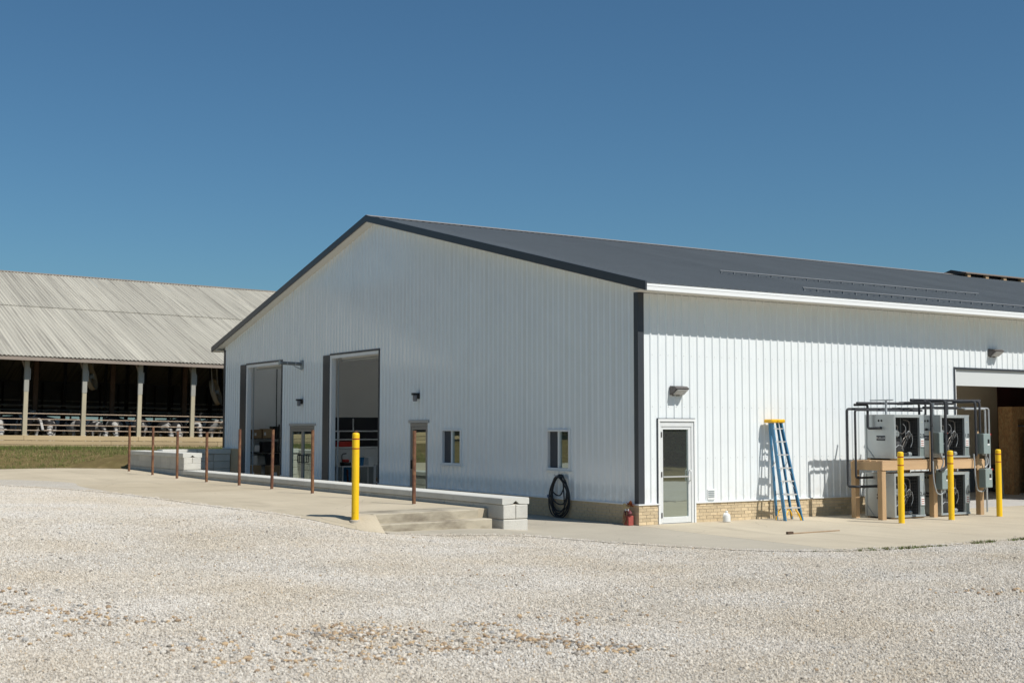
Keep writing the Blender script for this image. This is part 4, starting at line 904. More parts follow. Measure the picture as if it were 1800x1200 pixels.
# ------------------------------------------------------------------ things seen through the open doors
def crate(label, x0, x1, y0, y1, z0, z1, m=M_CARD, nm='cardboard_box', cat='box', lid=True):
    t = thing(nm, label, cat, (x0, y0, z0)); X, Y, Z = x1-x0, y1-y0, z1-z0
    MB().box(0, X, 0, Y, 0, Z, .006).build('body', m, t)
    MB().box(.0, X, Y*.46, Y*.54, Z+.0005, Z+.003).build('tape', M_LABEL, t) if lid else None
    MB().box(X*.1, X*.32, -.003, -.0005, Z*.3, Z*.62).build('paper_label', M_LABEL, t) if lid else None
    return t
sh = thing('steel_shelf', 'dark steel shelf against the wall inside the left overhead door', 'shelf', (.7, 25.2, .004))
for z in (.64, 1.14, 1.68): MB().box(0, 1.55, .0, .55, z, z+.03, .003).build('shelf_board', M_BLACK, sh)
for x in (0, 1.5):
    for y in (.0, .5): MB().box(x, x+.045, y, y+.045, 0, 2.25).build('upright', M_BLACK, sh)
crate('cardboard box with a white front on the top shelf, left one', .98, 1.3, 25.25, 25.65, 1.716, 2.05); crate('cardboard box on the top shelf beside the black case', 1.36, 1.72, 25.25, 25.65, 1.716, 2.08)
crate('tall black case at the right end of the top shelf', 1.76, 2.0, 25.25, 25.6, 1.716, 2.18, M_BLACK, 'tool_case', 'case', False)
crate('small white box on the middle shelf', 1.02, 1.22, 25.25, 25.5, 1.176, 1.44, M_PLASTW, 'small_box', 'box', False)
crate('black machine case on the middle shelf', 1.35, 1.98, 25.25, 25.6, 1.176, 1.58, M_BLACK, 'tool_case', 'case', False)
crate('white bucket carton on the lower shelf', .98, 1.14, 25.25, 25.5, .676, 1.05, M_PLASTW, 'small_box', 'box', False)
crate('black and red tool case on the lower shelf', 1.52, 2.05, 25.25, 25.6, .676, 1.1, M_BLACK, 'tool_case', 'case', False)
crate('large plain cardboard box on the floor inside the left overhead door', 1.35, 2.15, 24.4, 25.0, .006, .66); crate('cardboard box at the left jamb inside the left overhead door', .62, 1.05, 24.6, 25.1, .006, .68)
ch = thing('folding_chair', 'dark folding chair on the floor at the right of the left opening', 'chair', (2.4, 24.9, .004))
MB().box(0, .42, 0, .42, .43, .46, .01).build('seat', M_BLACK, ch); MB().box(0, .42, .40, .43, .6, .85, .01).build('backrest', M_BLACK, ch)
for x in (.02, .40):
    for y in (.02, .41): MB().tube([(x, y, 0), (x, y, .43 if y < .2 else .85)], .012, 6).build('leg', M_COND, ch)
t = thing('hanging_cable', 'black cable hanging down the wall inside the left overhead door', 'cable', (2.05, 25.6, 1.2)); MB().tube([(0, 0, .7), (0, .02, 2), (0, 0, 3.7)], .02, 6).build('cable', M_BLACK, t); MB().box(-.03, .03, -.03, .03, .5, .7, .01).build('plug', M_BLACK, t)
t = thing('wall_conduit', 'thin dark conduit on the wall right of the hanging cable', 'conduit', (2.38, 25.7, .8)); MB().tube([(0, 0, 0), (0, 0, 4.1)], .022, 6).build('pipe', M_BLACK, t); MB().box(-.07, .07, -.05, .05, .3, .5, .01).build('outlet_box', M_GALV2, t)
# right overhead door
rl = thing('pipe_railing', 'white pipe railing inside the right overhead door', 'railing', (1.2, 19.6, .004))
for z in (1.70, 2.0): MB().tube([(0, 0, z), (4., 0, z)], .022, 8).build('rail', M_TRIMW, rl)
for x, z0, z1 in ((.75, 1.4, 2.0), (1.32, 2.0, 2.45), (3.4, 0, 2.0), (0.02, 0, 2.0)): MB().tube([(x, 0, z0), (x, 0, z1)], .025, 8).build('upright', M_TRIMW, rl)
t = thing('white_tank', 'long white chest tank inside the right overhead door', 'tank', (1.5, 18.9, .8)); MB().box(0, 1.95, 0, .6, 0, .60, .04).build('shell', M_PLASTW, t); MB().box(-.02, 1.97, -.02, .62, .601, .65, .01).build('lid', M_PLASTW, t); MB().box(.05, 1.9, .05, .55, -.79, -.001).build('stand', M_GALV2, t)
t = thing('work_table', 'white work table in front of the tank inside the right overhead door', 'table', (1.2, 17.7, .004)); MB().box(0, 1.3, 0, .6, .78, .82, .005).build('table_top', M_TRIMW, t)
for x in (.03, 1.23):
    for y in (.03, .53): MB().box(x, x+.04, y, y+.04, 0, .779).build('leg', M_TRIMW, t)
t = thing('red_machine', 'red and black bench machine on the work table', 'machine', (1.3, 17.8, .826)); MB().box(0, .3, 0, .3, 0, .12, .02).build('base', M_BLACK, t); MB().box(.05, .26, .05, .26, .121, .22, .03).build('housing', M_REDH, t); MB().tube(rounded([(.0, .1, .1), (-.02, .1, .4), (.15, .1, .42)], .08), .02, 6).build('arm', M_BLACK, t)
t = thing('blue_bucket', 'blue bucket on the work table inside the right overhead door', 'bucket', (2.0, 17.95, .826)); MB().lathe([(.12, 0), (.15, .28), (.155, .28), (.155, .26), (.14, .25), (.11, .02), (0, .02)], 18).build('shell', mat('blue_plastic', (.02, .17, .36), .5), t, smooth=True); MB().tube(arc((0, 0, .26), (1, 0, 0), (0, -.5, .5), .155, 0, PI, 8), .006, 5).build('handle', M_COND, t)
t = thing('red_hand_truck', 'dark red cart standing under the work table', 'cart', (1.35, 17.5, .004)); MB().bar((0, 0, 0), (0, .1, .7), .05, .05).build('frame_tube', M_RED, t); MB().bar((.4, 0, 0), (.4, .1, .7), .05, .05).build('frame_tube', M_RED, t); MB().box(0, .4, -.05, .1, .25, .33).build('cross_member', M_RED, t)
for x in (-.05, .45): MB().lathe([(0, -.03), (.1, -.03), (.1, .03), (0, .03)], 14, M=Matrix.Translation((x, .05, .1)) @ Matrix.Rotation(PI/2, 4, 'Y')).build('wheel', M_BLACK, t)
t = thing('white_rail_gate', 'white tubular gate at the right side of the right overhead door', 'gate', (2.4, 17.6, .004))
for z in (.25, .88): MB().tube([(0, 0, z), (1.7, 0, z)], .02, 8).build('rail', M_TRIMW, t)
for x in (.02, .6, 1.2): MB().tube([(x, 0, .0), (x, 0, .88)], .018, 8).build('upright', M_TRIMW, t)
t = thing('dark_coverall', 'dark coverall hung at the right edge inside the right overhead door', 'clothing', (3.55, 18.75, .78)); MB().lathe([(.02, .72), (.1, .66), (.16, .5), (.14, .2), (.17, 0), (0, 0)], 12).build('body', mat('dark_cloth', (.012, .014, .022), .9), t, smooth=True); MB().tube([(.1, 0, .62), (.2, -.03, .35), (.2, -.05, .15)], [.06, .05, .04], 8).build('sleeve', MATS['dark_cloth'], t, smooth=True)
def barrel(label, x, y, z, r, h, m, nm='plastic_drum', cat='drum'):
    t = thing(nm, label, cat, (x, y, z)); MB().lathe([(r*.94, 0), (r, .03), (r, h*.32), (r*1.04, h*.34), (r, h*.36), (r, h*.64), (r*1.04, h*.66), (r, h*.68), (r, h-.03), (r*.94, h), (0, h-.01)], 18).build('shell', m, t, smooth=True); MB().lathe([(.04, h-.009), (.04, h+.02), (0, h+.022)], 10, (r*.5, 0, 0)).build('bung', M_BLACK, t)
barrel('white plastic drum behind the work table near the right edge of the door', 3.3, 18.2, .006, .28, .85, M_PLASTW); barrel('blue plastic drum at the left under the pipe railing', 1.75, 18.3, .006, .26, .8, MATS['blue_plastic'])
crate('white carton stacked on the work table by the blue bucket', 2.25, 2.45, 17.8, 18.1, .826, 1.1, M_PLASTW, 'small_box', 'box', False)
crate('red tool box lying on the white tank lid', 1.7, 2.2, 19.0, 19.3, 1.456, 1.64, M_REDH, 'tool_box', 'tool box', False)
crate('brown carton on the floor under the white rail gate', 2.7, 3.2, 17.9, 18.3, .006, .4)
crate('white cooler box on the floor right of the cardboard boxes', 2.25, 2.6, 24.2, 24.6, .006, .42, M_PLASTW, 'cooler_box', 'cooler', False)
# OSB enclosure inside the side opening
t = thing('osb_enclosure', 'open fronted OSB panel enclosure inside the big side opening', 'enclosure', (18.35, 3.85, .004))
MB().box(0, .02, 0, .5, 0, 2.82).build('side_sheet', M_OSB, t); MB().box(.021, 4, .48, .5, 0, 2.82).build('back_sheet', M_OSB, t); MB().box(.021, 4, 0, .479, 2.79, 2.82).build('top_sheet', M_OSB, t)
MB().box(-.001, .28, -.025, -.001, 0, 2.82).build('front_strip', M_OSB, t); MB().box(.281, 4, -.025, -.001, 2.42, 2.82).build('front_header', M_OSB, t)
MB().tube([(.3, .3, 2.2), (3.8, .3, 2.2)], .025, 6).build('crossbar', M_COND, t)
for k in range(3): crate(['grey drum crate on the enclosure floor', 'pale sack on the middle of the enclosure pile', 'grey tote on top of the enclosure pile'][k], 19.3, 20.1, 3.45, 4.1, .01+k*.62, .60+k*.62, [M_GALV2, M_PLASTW, M_GALV2][k], 'storage_tote', 'tote', False)
t = thing('steel_pole', 'thin pale steel pole leaning at the left of the OSB enclosure', 'pole', (17.3, 3.45, .004)); MB().tube([(0, 0, 0), (-.05, .05, 1.25)], .03, 8).build('pole', M_COND, t, smooth=True); MB().box(-.06, .06, -.06, .06, 0, .012).build('foot_plate', M_COND, t)

# ------------------------------------------------------------------ dairy barn
BSL = -.0134; barn = thing('dairy_barn', 'old open sided dairy barn with weathered pale roof and timber posts', 'barn', (0, 35., 1.13)); barn.rotation_euler = (0, math.atan(.0134), 0)
BX0, BX1 = -15.3, 25.
EZ = 3.80  # underside of the eave beam above the barn base
xs = [-.65+2.436*i for i in range(-6, 11)]
for x in xs:
    mb = MB(); mb.box(x-.09, x+.09, -.07, .07, -.1, 2.45, .008); p = mb.build('post', M_BARNPOST, barn)
    mb = MB(); mb.box(x-.1, x+.1, -.075, .075, 2.451, EZ-.001, .008); mb.build('post_top', M_BARNPOSTG, p)
    mb = MB(); mb.box(x+.101, x+.16, -.06, .06, 2.95, 3.45, .01); mb.build('splice_block', M_BARNPOSTG, p)
    mb = MB(); mb.bar((x-.09, .0, EZ-.30), (x-.20, .02, EZ-.005), .07, .05, (0, 1, 0)); mb.build('knee_brace', M_BARNFASC, p)
for z0, z1, off in ((.02, .19, 0), (.20, .37, 1.2), (.38, .59, 0.)):
    x = BX0-off
    while x < BX1:
        mb = MB(); mb.box(x+.006, x+2.436*2-.006, -.12-random.uniform(0, .012), -.072, z0+random.uniform(0, .008), z1-.004, .005); mb.build('plank', M_PLANK, barn); x += 2.436*2
for z in (.80, 1.03, 1.28, 1.52): mb = MB(); mb.tube([(BX0, .05, z), (BX1, .05, z)], .024, 7); mb.build('feed_rail', M_RAIL, barn, smooth=True)
mb = MB(); mb.box(BX0, BX1, -.12, -.075, EZ, EZ+.24, .005); mb.box(BX0, BX1, .075, .12, EZ, EZ+.24); mb.build('eave_beam', M_BARNFASC, barn)
mb = MB(); mb.box(BX0-.3, BX1, -.66, -.62, EZ-.05, EZ+.14, .005); mb.build('fascia_board', M_BARNFASC, barn)
# corrugated roof in two courses
RZ0, RY0, BS = EZ+.15, -.70, .335; RYR = 15.3; bang = math.atan(BS)
def barn_panel(nm, L0, w0=1.02, nc=6):
    mb = MB(); us = np.linspace(0, w0, nc*6+1); hs = [.022*math.cos(2*PI*u/(w0/nc)) for u in us]
    for u, v, h, g in zip(us, us[1:], hs, hs[1:]): mb.add([(u, 0, h), (v, 0, g), (v, L0, g), (u, L0, h)], [(0, 1, 2, 3)]); mb.add([(u, 0, h), (v, 0, g), (v, 0, g-.012), (u, 0, h-.012)], [(0, 1, 2, 3)])
    return mb.mesh(nm, M_BARNROOF, fix=False)
LS = (RYR-RY0)/math.cos(bang); L1 = LS*.535; P1 = barn_panel('roof_sheet', L1+.12); P2 = barn_panel('roof_sheet', LS-L1)
x = BX0-.3
while x < BX1:
    j = random.uniform(-.006, .006); cy, sy = math.cos(bang), math.sin(bang)
    inst('roof_sheet', P1, barn, (x, RY0+j, RZ0+.0), (bang, random.uniform(-.002, .002), 0))
    inst('roof_sheet', P2, barn, (x+random.uniform(-.01, .01), RY0+L1*cy, RZ0+L1*sy+.035), (bang, 0, 0)); x += 1.02
mb = MB(); mb.add([(BX0-.3, RYR+1.3, RZ0+LS*math.sin(bang)-.3), (BX1, RYR+1.3, RZ0+LS*math.sin(bang)-.3), (BX1, 2*RYR+1., EZ+.1), (BX0-.3, 2*RYR+1., EZ+.1)], [(0, 1, 2, 3)]); mb.build('rear_roof_slope', M_BARNROOF, barn, fix=False)  # unseen gap left behind the ridge to let sky light into the barn
mb = MB(); mb.box(BX0-.3, BX1, RYR-.12, RYR+.02, RZ0+LS*math.sin(bang)+.02, RZ0+LS*math.sin(bang)+.07); mb.build('ridge_board', M_BARNFASC, barn)
mb = MB()
for k in range(12):
    yy = .3+k*1.2; zz = RZ0+(yy-RY0)*BS-.10; mb.box(BX0, BX1, yy, yy+.09, zz-.09, zz-.0)
mb.build('purlins', M_BARNDK, barn)
for x in xs:
    mb = MB(); a = (x, .1, EZ+.1); mb.bar(a, (x, RYR-.1, RZ0+(RYR-.8-RY0)*BS), .08, .2, (0, 0, 1)); mb.bar((x, .1, EZ+.12), (x, RYR, EZ+.9), .06, .15); mb.build('rafter', M_BARNDK, barn)
M_INPOST = mat('brown_inner_post', (.15, .09, .06), .9, var=.2, vs=3)
for x in [-.5+3.55*k for k in range(-4, 8)]:
    mb = MB(); mb.box(x-.1, x+.1, 4.9, 5.1, 0, RZ0+5*BS); mb.build('inner_post', M_INPOST, barn)
for x in [.7+2.44*k for k in range(-6, 10)]: mb = MB(); mb.box(x-.09, x+.09, 15.2, 15.38, 0, RZ0+LS*math.sin(bang)-.2); mb.box(x+.8, x+.96, 22.9, 23.1, 0, 6); mb.build('inner_post', M_BARNDK, barn)
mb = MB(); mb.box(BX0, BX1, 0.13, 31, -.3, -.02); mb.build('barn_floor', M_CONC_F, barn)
# stall pipework and far curtain side
for yy, z in ((9, 1.15), (9, .8), (15, 1.3), (15.01, 1.9), (22, 1.3), (22, 1.85), (22, 2.3)): mb = MB(); mb.tube([(BX0, yy, z), (BX1, yy, z)], .035, 6); mb.build('stall_rail', M_PIPEG, barn)
for k in range(22): mb = MB(); x = BX0+.7+k*1.83; mb.tube([(x, 15.05, 0), (x, 15.05, 1.95)], .05, 6); mb.build('stall_post', M_PIPEG, barn)
M_CURT = mat('dull_curtain', (.17, .17, .165), .9, var=.2, vs=2)
mb = MB(); mb.box(BX0, BX1, 31.0, 31.1, 1.78, 4.2); mb.build('side_curtain', M_CURT, barn)
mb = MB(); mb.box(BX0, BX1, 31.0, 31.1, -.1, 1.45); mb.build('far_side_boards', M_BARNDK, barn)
for z in (2.35, 2.75): mb = MB(); mb.box(BX0, BX1, 30.9, 30.99, z, z+.09); mb.build('curtain_batten', M_PIPEG, barn)
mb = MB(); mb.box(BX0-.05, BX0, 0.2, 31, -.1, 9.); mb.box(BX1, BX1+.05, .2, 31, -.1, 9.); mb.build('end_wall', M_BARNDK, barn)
for x in [k*1.25-13 for k in range(30)]: mb = MB(); mb.box(x, x+.1, 30.85, 30.95, .8, 4.0); mb.build('far_stud', M_BARNDK, barn)

# barn fans
def barn_fan(label, x, y, z, tilt, rz):
    t = thing('barn_fan', label, 'fan', (x, y, z), rz); M = Matrix.Rotation(tilt, 4, 'X'); n = 26
    MB().lathe([(.60, -.10), (.62, -.09), (.61, .09), (.63, .11), (.62, .115), (.60, .09), (.59, -.09), (.60, -.10)], n, M=M).build('drum', mat('tan_fan_drum', (.26, .21, .14), .7), t, smooth=True)
    for k in range(3):
        a = 2*PI*k/3; mb = MB(); d = Vector((math.cos(a), math.sin(a), 0)); q = Vector((-d.y, d.x, 0)); pts = [d*.08-q*.05, d*.52-q*.14+Vector((0, 0, .06)), d*.52+q*.1-Vector((0, 0, .04)), d*.08+q*.05]; mb.add([M @ p for p in pts]+[M @ (p+Vector((0, 0, .008))) for p in pts], [(0, 1, 2, 3), (7, 6, 5, 4), (0, 1, 5, 4), (1, 2, 6, 5), (2, 3, 7, 6), (3, 0, 4, 7)]); mb.build('blade', M_GALV2, t)
    MB().lathe([(0, -.1), (.09, -.1), (.1, .12), (0, .14)], 12, M=M).build('motor', M_GALV2, t, smooth=True)
    for s in (-1, 1): MB().tube([M @ Vector((s*.6, 0, 0)), (s*.5, .1, 1.3)], .02, 5).build('hanger', M_PIPEG, t)
barn_fan('tilted tan barn fan hanging beside the second visible barn post', -2.45, 36.4, 4.4, math.radians(74), 1.05)
barn_fan('tilted tan barn fan hanging near the white building corner', 3.5, 36.7, 3.8, math.radians(74), 1.0)

# ------------------------------------------------------------------ cows
def cow_mesh(key, head):
    V = []; E = []; R = []
    def v(p, r): V.append(p); R.append(r if isinstance(r, tuple) else (r, r)); return len(V)-1
    def ch(first, lst):
        a = first
        for p, r in lst: q = v(p, r); E.append((a, q)); a = q
        return a
    root = v((-.35, 0, 1.02), (.34, .40)); hip = ch(root, [((-.78, 0, 1.16), (.27, .27))]); chest = ch(root, [((.1, 0, 1.02), (.35, .40)), ((.5, 0, 1.08), (.27, .35))])
    ch(hip, [((-.98, 0, 1.22), .09), ((-1.08, 0, .95), .035), ((-1.08, 0, .55), .03), ((-1.07, 0, .38), .045)])
    for s in (-1, 1):
        ch(hip, [((-.72, .2*s, .95), (.14, .17)), ((-.62, .23*s, .74), (.085, .11)), ((-.86, .22*s, .50), .058), ((-.80, .22*s, .16), .042), ((-.76, .22*s, .03), .058)])
        ch(chest, [((.50, .17*s, .86), (.11, .13)), ((.44, .19*s, .66), .075), ((.48, .19*s, .38), .055), ((.47, .19*s, .14), .042), ((.50, .19*s, .03), .058)])
    if head == 'down': nk = [((.80, 0, 1.08), (.15, .20)), ((1.02, 0, .90), (.12, .15)), ((1.17, 0, .72), (.115, .12)), ((1.26, 0, .52), (.09, .095)), ((1.33, 0, .33), (.075, .075)), ((1.35, 0, .28), .06)]; pl = Vector((1.10, 0, .80))
    elif head == 'mid': nk = [((.82, 0, 1.22), (.15, .20)), ((1.08, 0, 1.20), (.12, .15)), ((1.28, 0, 1.16), (.115, .12)), ((1.42, 0, 1.0), (.09, .095)), ((1.55, 0, .83), (.075, .075)), ((1.58, 0, .78), .06)]; pl = Vector((1.22, 0, 1.22))
    else: nk = [((.80, 0, 1.35), (.15, .2)), ((.98, 0, 1.5), (.12, .15)), ((1.12, 0, 1.58), (.115, .12)), ((1.30, 0, 1.48), (.09, .095)), ((1.47, 0, 1.38), (.075, .075)), ((1.52, 0, 1.35), .06)]; pl = Vector((1.08, 0, 1.6))
    a = chest; ids = []
    for p, r in nk: q = v(p, r); E.append((a, q)); a = q; ids.append(q)
    for s in (-1, 1):
        q = ids[2]; e1 = v(tuple(pl+Vector((-.02, .16*s, .03))), .035); e2 = v(tuple(pl+Vector((-.04, .27*s, .0))), (.02, .05)); E.append((q, e1)); E.append((e1, e2))
    ch(root, [((-.55, 0, .68), .13)])
    me = bpy.data.meshes.new(key); me.from_pydata(V, E, []); o = bpy.data.objects.new(key, me); COL.objects.link(o)
    o.modifiers.new('s', 'SKIN'); d = me.skin_vertices[0].data
    for i, r in enumerate(R): d[i].radius = r; d[i].use_root = (i == 0)
    ss = o.modifiers.new('u', 'SUBSURF'); ss.levels = 2; ss.render_levels = 2
    m2 = bpy.data.meshes.new_from_object(o.evaluated_get(bpy.context.evaluated_depsgraph_get())); bpy.data.objects.remove(o); m2.name = key; m2.shade_smooth(); m2.materials.clear(); m2.materials.append(cowmat()); return m2
def cowmat():
    if 'cow_hide' in MATS: return MATS['cow_hide']
    m = bpy.data.materials.new('cow_hide'); m.use_nodes = True; t = m.node_tree; N = t.nodes; L = t.links; b = N['Principled BSDF']; b.inputs['Roughness'].default_value = .8
    tc = N.new('ShaderNodeTexCoord'); oi = N.new('ShaderNodeObjectInfo'); mu = N.new('ShaderNodeMath'); mu.operation = 'MULTIPLY'; mu.inputs[1].default_value = 91; L.new(oi.outputs['Random'], mu.inputs[0])
    ad = N.new('ShaderNodeVectorMath'); L.new(tc.outputs['Object'], ad.inputs[0]); L.new(mu.outputs[0], ad.inputs[1])
    n = N.new('ShaderNodeTexNoise'); n.inputs['Scale'].default_value = 1.9; n.inputs['Detail'].default_value = 1; L.new(ad.outputs[0], n.inputs['Vector'])
    se = N.new('ShaderNodeSeparateXYZ'); L.new(tc.outputs['Object'], se.inputs[0])
    lg = N.new('ShaderNodeMapRange'); lg.inputs[1].default_value = .75; lg.inputs[2].default_value = .35; lg.inputs[4].default_value = .22; L.new(se.outputs[2], lg.inputs[0])
    ab = N.new('ShaderNodeMath'); ab.operation = 'ABSOLUTE'; L.new(se.outputs[1], ab.inputs[0]); lt = N.new('ShaderNodeMath'); lt.operation = 'LESS_THAN'; lt.inputs[1].default_value = .055; L.new(ab.outputs[0], lt.inputs[0])
    gt = N.new('ShaderNodeMath'); gt.operation = 'GREATER_THAN'; gt.inputs[1].default_value = 1.12; L.new(se.outputs[0], gt.inputs[0]); ml = N.new('ShaderNodeMath'); ml.operation = 'MULTIPLY'; L.new(lt.outputs[0], ml.inputs[0]); L.new(gt.outputs[0], ml.inputs[1])
    s1 = N.new('ShaderNodeMath'); L.new(n.outputs['Fac'], s1.inputs[0]); L.new(lg.outputs[0], s1.inputs[1]); s2 = N.new('ShaderNodeMath'); L.new(s1.outputs[0], s2.inputs[0]); L.new(ml.outputs[0], s2.inputs[1])
    th = N.new('ShaderNodeMapRange'); th.inputs[1].default_value = .53; th.inputs[2].default_value = .55; L.new(s2.outputs[0], th.inputs[0])
    mx = N.new('ShaderNodeMix'); mx.data_type = 'RGBA'; L.new(th.outputs[0], mx.inputs[0]); mx.inputs[6].default_value = (.014, .013, .014, 1); mx.inputs[7].default_value = (.37, .355, .33, 1); L.new(mx.outputs[2], b.inputs['Base Color']); MATS['cow_hide'] = m; return m
CM = {k: cow_mesh('cow', k) for k in ('down', 'mid', 'up')}
cows = [(-6.35, 36.55, -92, 'down', 'black and white cow feeding left of the first visible barn post'), (-5.05, 36.5, -80, 'mid', 'cow with pale head just right of the first visible barn post'), (-4.15, 36.6, -100, 'down', 'black and white cow feeding midway between the first two barn posts'),
 (-3.55, 37.6, -150, 'up', 'dark cow standing sideways behind the feeding cows near the second post'), (-2.35, 36.6, -70, 'down', 'dark cow feeding just right of the second visible barn post'), (-1.45, 36.45, -95, 'down', 'white fronted cow feeding left of the third visible barn post'),
 (-.1, 36.6, -110, 'mid', 'dark cow feeding just right of the third visible barn post'), (.85, 36.5, -85, 'down', 'black and white cow feeding left of the fourth visible barn post'), (1.45, 37.5, -30, 'up', 'dark cow standing sideways behind the fourth barn post'),
 (2.45, 36.5, -96, 'down', 'black and white cow feeding right of the fourth visible barn post'), (3.2, 36.6, -75, 'mid', 'cow feeding nearest the white building corner'), (-7.3, 36.6, -88, 'mid', 'cow at the left edge of the barn opening'), (-5.5, 38.2, 10, 'up', 'dark cow standing sideways deep behind the first barn post'), (.2, 38.4, 170, 'up', 'dark cow standing sideways deep behind the third barn post'), (-3.05, 36.55, -84, 'down', 'cow feeding right beside the second visible barn post on its left'), (-.75, 37.3, -120, 'mid', 'cow with its head behind the third visible barn post'), (1.55, 36.5, -102, 'down', 'cow feeding tight against the left of the fourth barn post')]
for x, y, a, k, lb in cows:
    sc = random.uniform(.96, 1.05); o = inst('cow', CM[k], None, (x, y, 1.12-.0134*x), (0, 0, math.radians(a))); o.scale = (sc, sc, sc); tag(o, lb, 'cow', 'cows feeding in the barn')

# ------------------------------------------------------------------ grass bank, weeds
def blades(mb, x, y, z, n, h, spread, lean=.5, mis=(0, 0, 1, 2)):
    for _ in range(n):
        a = random.uniform(0, 2*PI); rd = spread*math.sqrt(random.random()); px, py = x+rd*math.cos(a), y+rd*math.sin(a); b_ = random.uniform(0, 2*PI); w_ = random.uniform(.006, .014); hh = h*random.uniform(.5, 1.2); l = random.uniform(0, lean)*hh; c = random.uniform(0, 2*PI)
        mb.add([(px-w_*math.cos(b_), py-w_*math.sin(b_), z-.01), (px+w_*math.cos(b_), py+w_*math.sin(b_), z-.01), (px+l*math.cos(c), py+l*math.sin(c), z+hh)], [(0, 1, 2)], random.choice(mis))
MG = [mat('grass_green', (.125, .16, .03), .8), mat('grass_olive', (.165, .14, .055), .85), mat('grass_dry', (.30, .23, .11), .9)]
mb = MB()
for _ in range(7500):
    x, y = random.uniform(-12, 4), random.uniform(28.9, 34.85)
    if x > -2.6 and y < 26: continue
    d = .5+.5*math.sin(x*1.7+y*2.3)*math.sin(y*1.9-x*.6); top = y > 33.2
    if random.random() > (.2+.5*d if not top else .98): continue
    blades(mb, x, y, zg(x, y)-.014, 8, .10 if not top else .17, .12, .5, (0, 0, 1) if top else (1, 2, 0, 0))
tag(mb.build('grass', MG, fix=False), 'rough short grass on the bank below the barn', 'grass', kind='stuff')
for i, (pts, lb) in enumerate((([(-.95, -6.22), (-.6, -6.35)], 'thin weed strip at the gravel edge, leftmost'), ([(-.15, -6.56), (.35, -6.62), (.75, -6.64)], 'widest weed tuft along the edge of the concrete'), ([(1.0, -6.65), (1.3, -6.66), (1.6, -6.66)], 'long low weeds between the wide tuft and the far right one'), ([(2.7, -6.66), (3.0, -6.66)], 'small dark weed tuft near the right end of the concrete edge'), ([(3.9, -6.65), (4.25, -6.66)], 'weed tuft at the right edge of the picture'))):
    mb = MB()
    for x, y in pts:
        for q in range(7): blades(mb, x+random.uniform(-.2, .2), y+random.uniform(-.05, .03), zg(x, y), 14, (.02, .05, .025, .05, .045)[i], .07, 1.)
    tag(mb.build('weed_tuft', MG[:2]+[MG[0]], fix=False), lb, 'weeds', 'weeds along the concrete edge')
# ------------------------------------------------------------------ gravel: loose stones over the yard (geometry nodes), larger pebbles on top
def gravel_material():
    m = bpy.data.materials.new('gravel_stone'); m.use_nodes = True; t = m.node_tree; N = t.nodes; L = t.links; b = N['Principled BSDF']; b.inputs['Roughness'].default_value = .9; b.inputs['Specular IOR Level'].default_value = .25
    oi = N.new('ShaderNodeObjectInfo'); r = N.new('ShaderNodeValToRGB'); e = r.color_ramp.elements; st = [(0, (.25, .225, .195)), (.05, (.44, .40, .35)), (.22, (.56, .515, .455)), (.6, (.625, .58, .515)), (.9, (.68, .64, .575)), (.965, (.74, .71, .65)), (.975, (.46, .36, .25)), (1, (.52, .43, .32))]
    while len(e) < len(st): e.new(.5)
    for q, (p, c) in zip(e, st): q.position = p; q.color = c+(1,)
    L.new(oi.outputs['Random'], r.inputs[0])
    pos = N.new('ShaderNodeNewGeometry'); nz = N.new('ShaderNodeTexNoise'); nz.inputs['Scale'].default_value = .45; nz.inputs['Detail'].default_value = 5; L.new(pos.outputs['Position'], nz.inputs['Vector'])
    mr = N.new('ShaderNodeValToRGB'); mr.color_ramp.elements[0].position = .36; mr.color_ramp.elements[0].color = (1.0, 1.0, 1.0, 1); mr.color_ramp.elements[1].position = .66; mr.color_ramp.elements[1].color = (.93, .885, .81, 1); L.new(nz.outputs['Fac'], mr.inputs[0])
    mx = N.new('ShaderNodeMix'); mx.data_type = 'RGBA'; mx.blend_type = 'MULTIPLY'; mx.inputs[0].default_value = 1; L.new(r.outputs[0], mx.inputs[6]); L.new(mr.outputs[0], mx.inputs[7]); L.new(mx.outputs[2], b.inputs['Base Color'])
    return m
EDGE = [(-11.2, 29), (-10.9, 21)] + [(x, y) for x, y in reversed(WEST[:-2])] + GEDGE
mb = MB(); gp = EDGE + [(20, -14), (-2, -19), (-13, -17), (-18.5, -12), (-19, 8), (-16, 29)]
pts = [Vector(p) for p in gp]; n0 = len(pts); ed = [(i, (i+1) % n0) for i in range(n0)]
def inpoly(x, y, P):
    c = False
    for i in range(len(P)):
        a, q = P[i], P[i-1]
        if (a[1] > y) != (q[1] > y) and x < (q[0]-a[0])*(y-a[1])/(q[1]-a[1])+a[0]: c = not c
    return c
camxy = Vector((-17.55, -22.13)); rgt = Vector((rr.x, rr.y)); fwd = Vector((fw.x, fw.y)).normalized()
def inview(x, y, m=1.8):
    d = Vector((x, y))-camxy; z = d.dot(fwd); return z > 7.5 and abs(d.dot(rgt)) < z*.405+m
cells = []; st_ = .2
x = -20.
while x < 21:
    y = -19.5
    while y < 29:
        if inview(x+.1, y+.1) and (inpoly(x+.1, y+.1, gp) or any(inpoly(x+.1+q, y+.1+e, gp) for q, e in ((.16, 0), (-.16, 0), (0, .16), (0, -.16)))): cells.append((x, y))
        y += st_
    x += st_
vi = {}; mb = MB()
def vv(x, y):
    k = (round(x, 2), round(y, 2))
    if k not in vi: vi[k] = len(mb.v); mb.v.append((x, y, zg(x, y)-.008))
    return vi[k]
def dist_edge(x, y):
    p = Vector((x, y)); m = 9.
    for a, c in zip(EDGE, EDGE[1:]):
        a = Vector(a); c = Vector(c); t = max(0, min(1, (p-a).dot(c-a)/(c-a).length_squared)); m = min(m, (a+(c-a)*t-p).length)
    return m
sp_n = 0
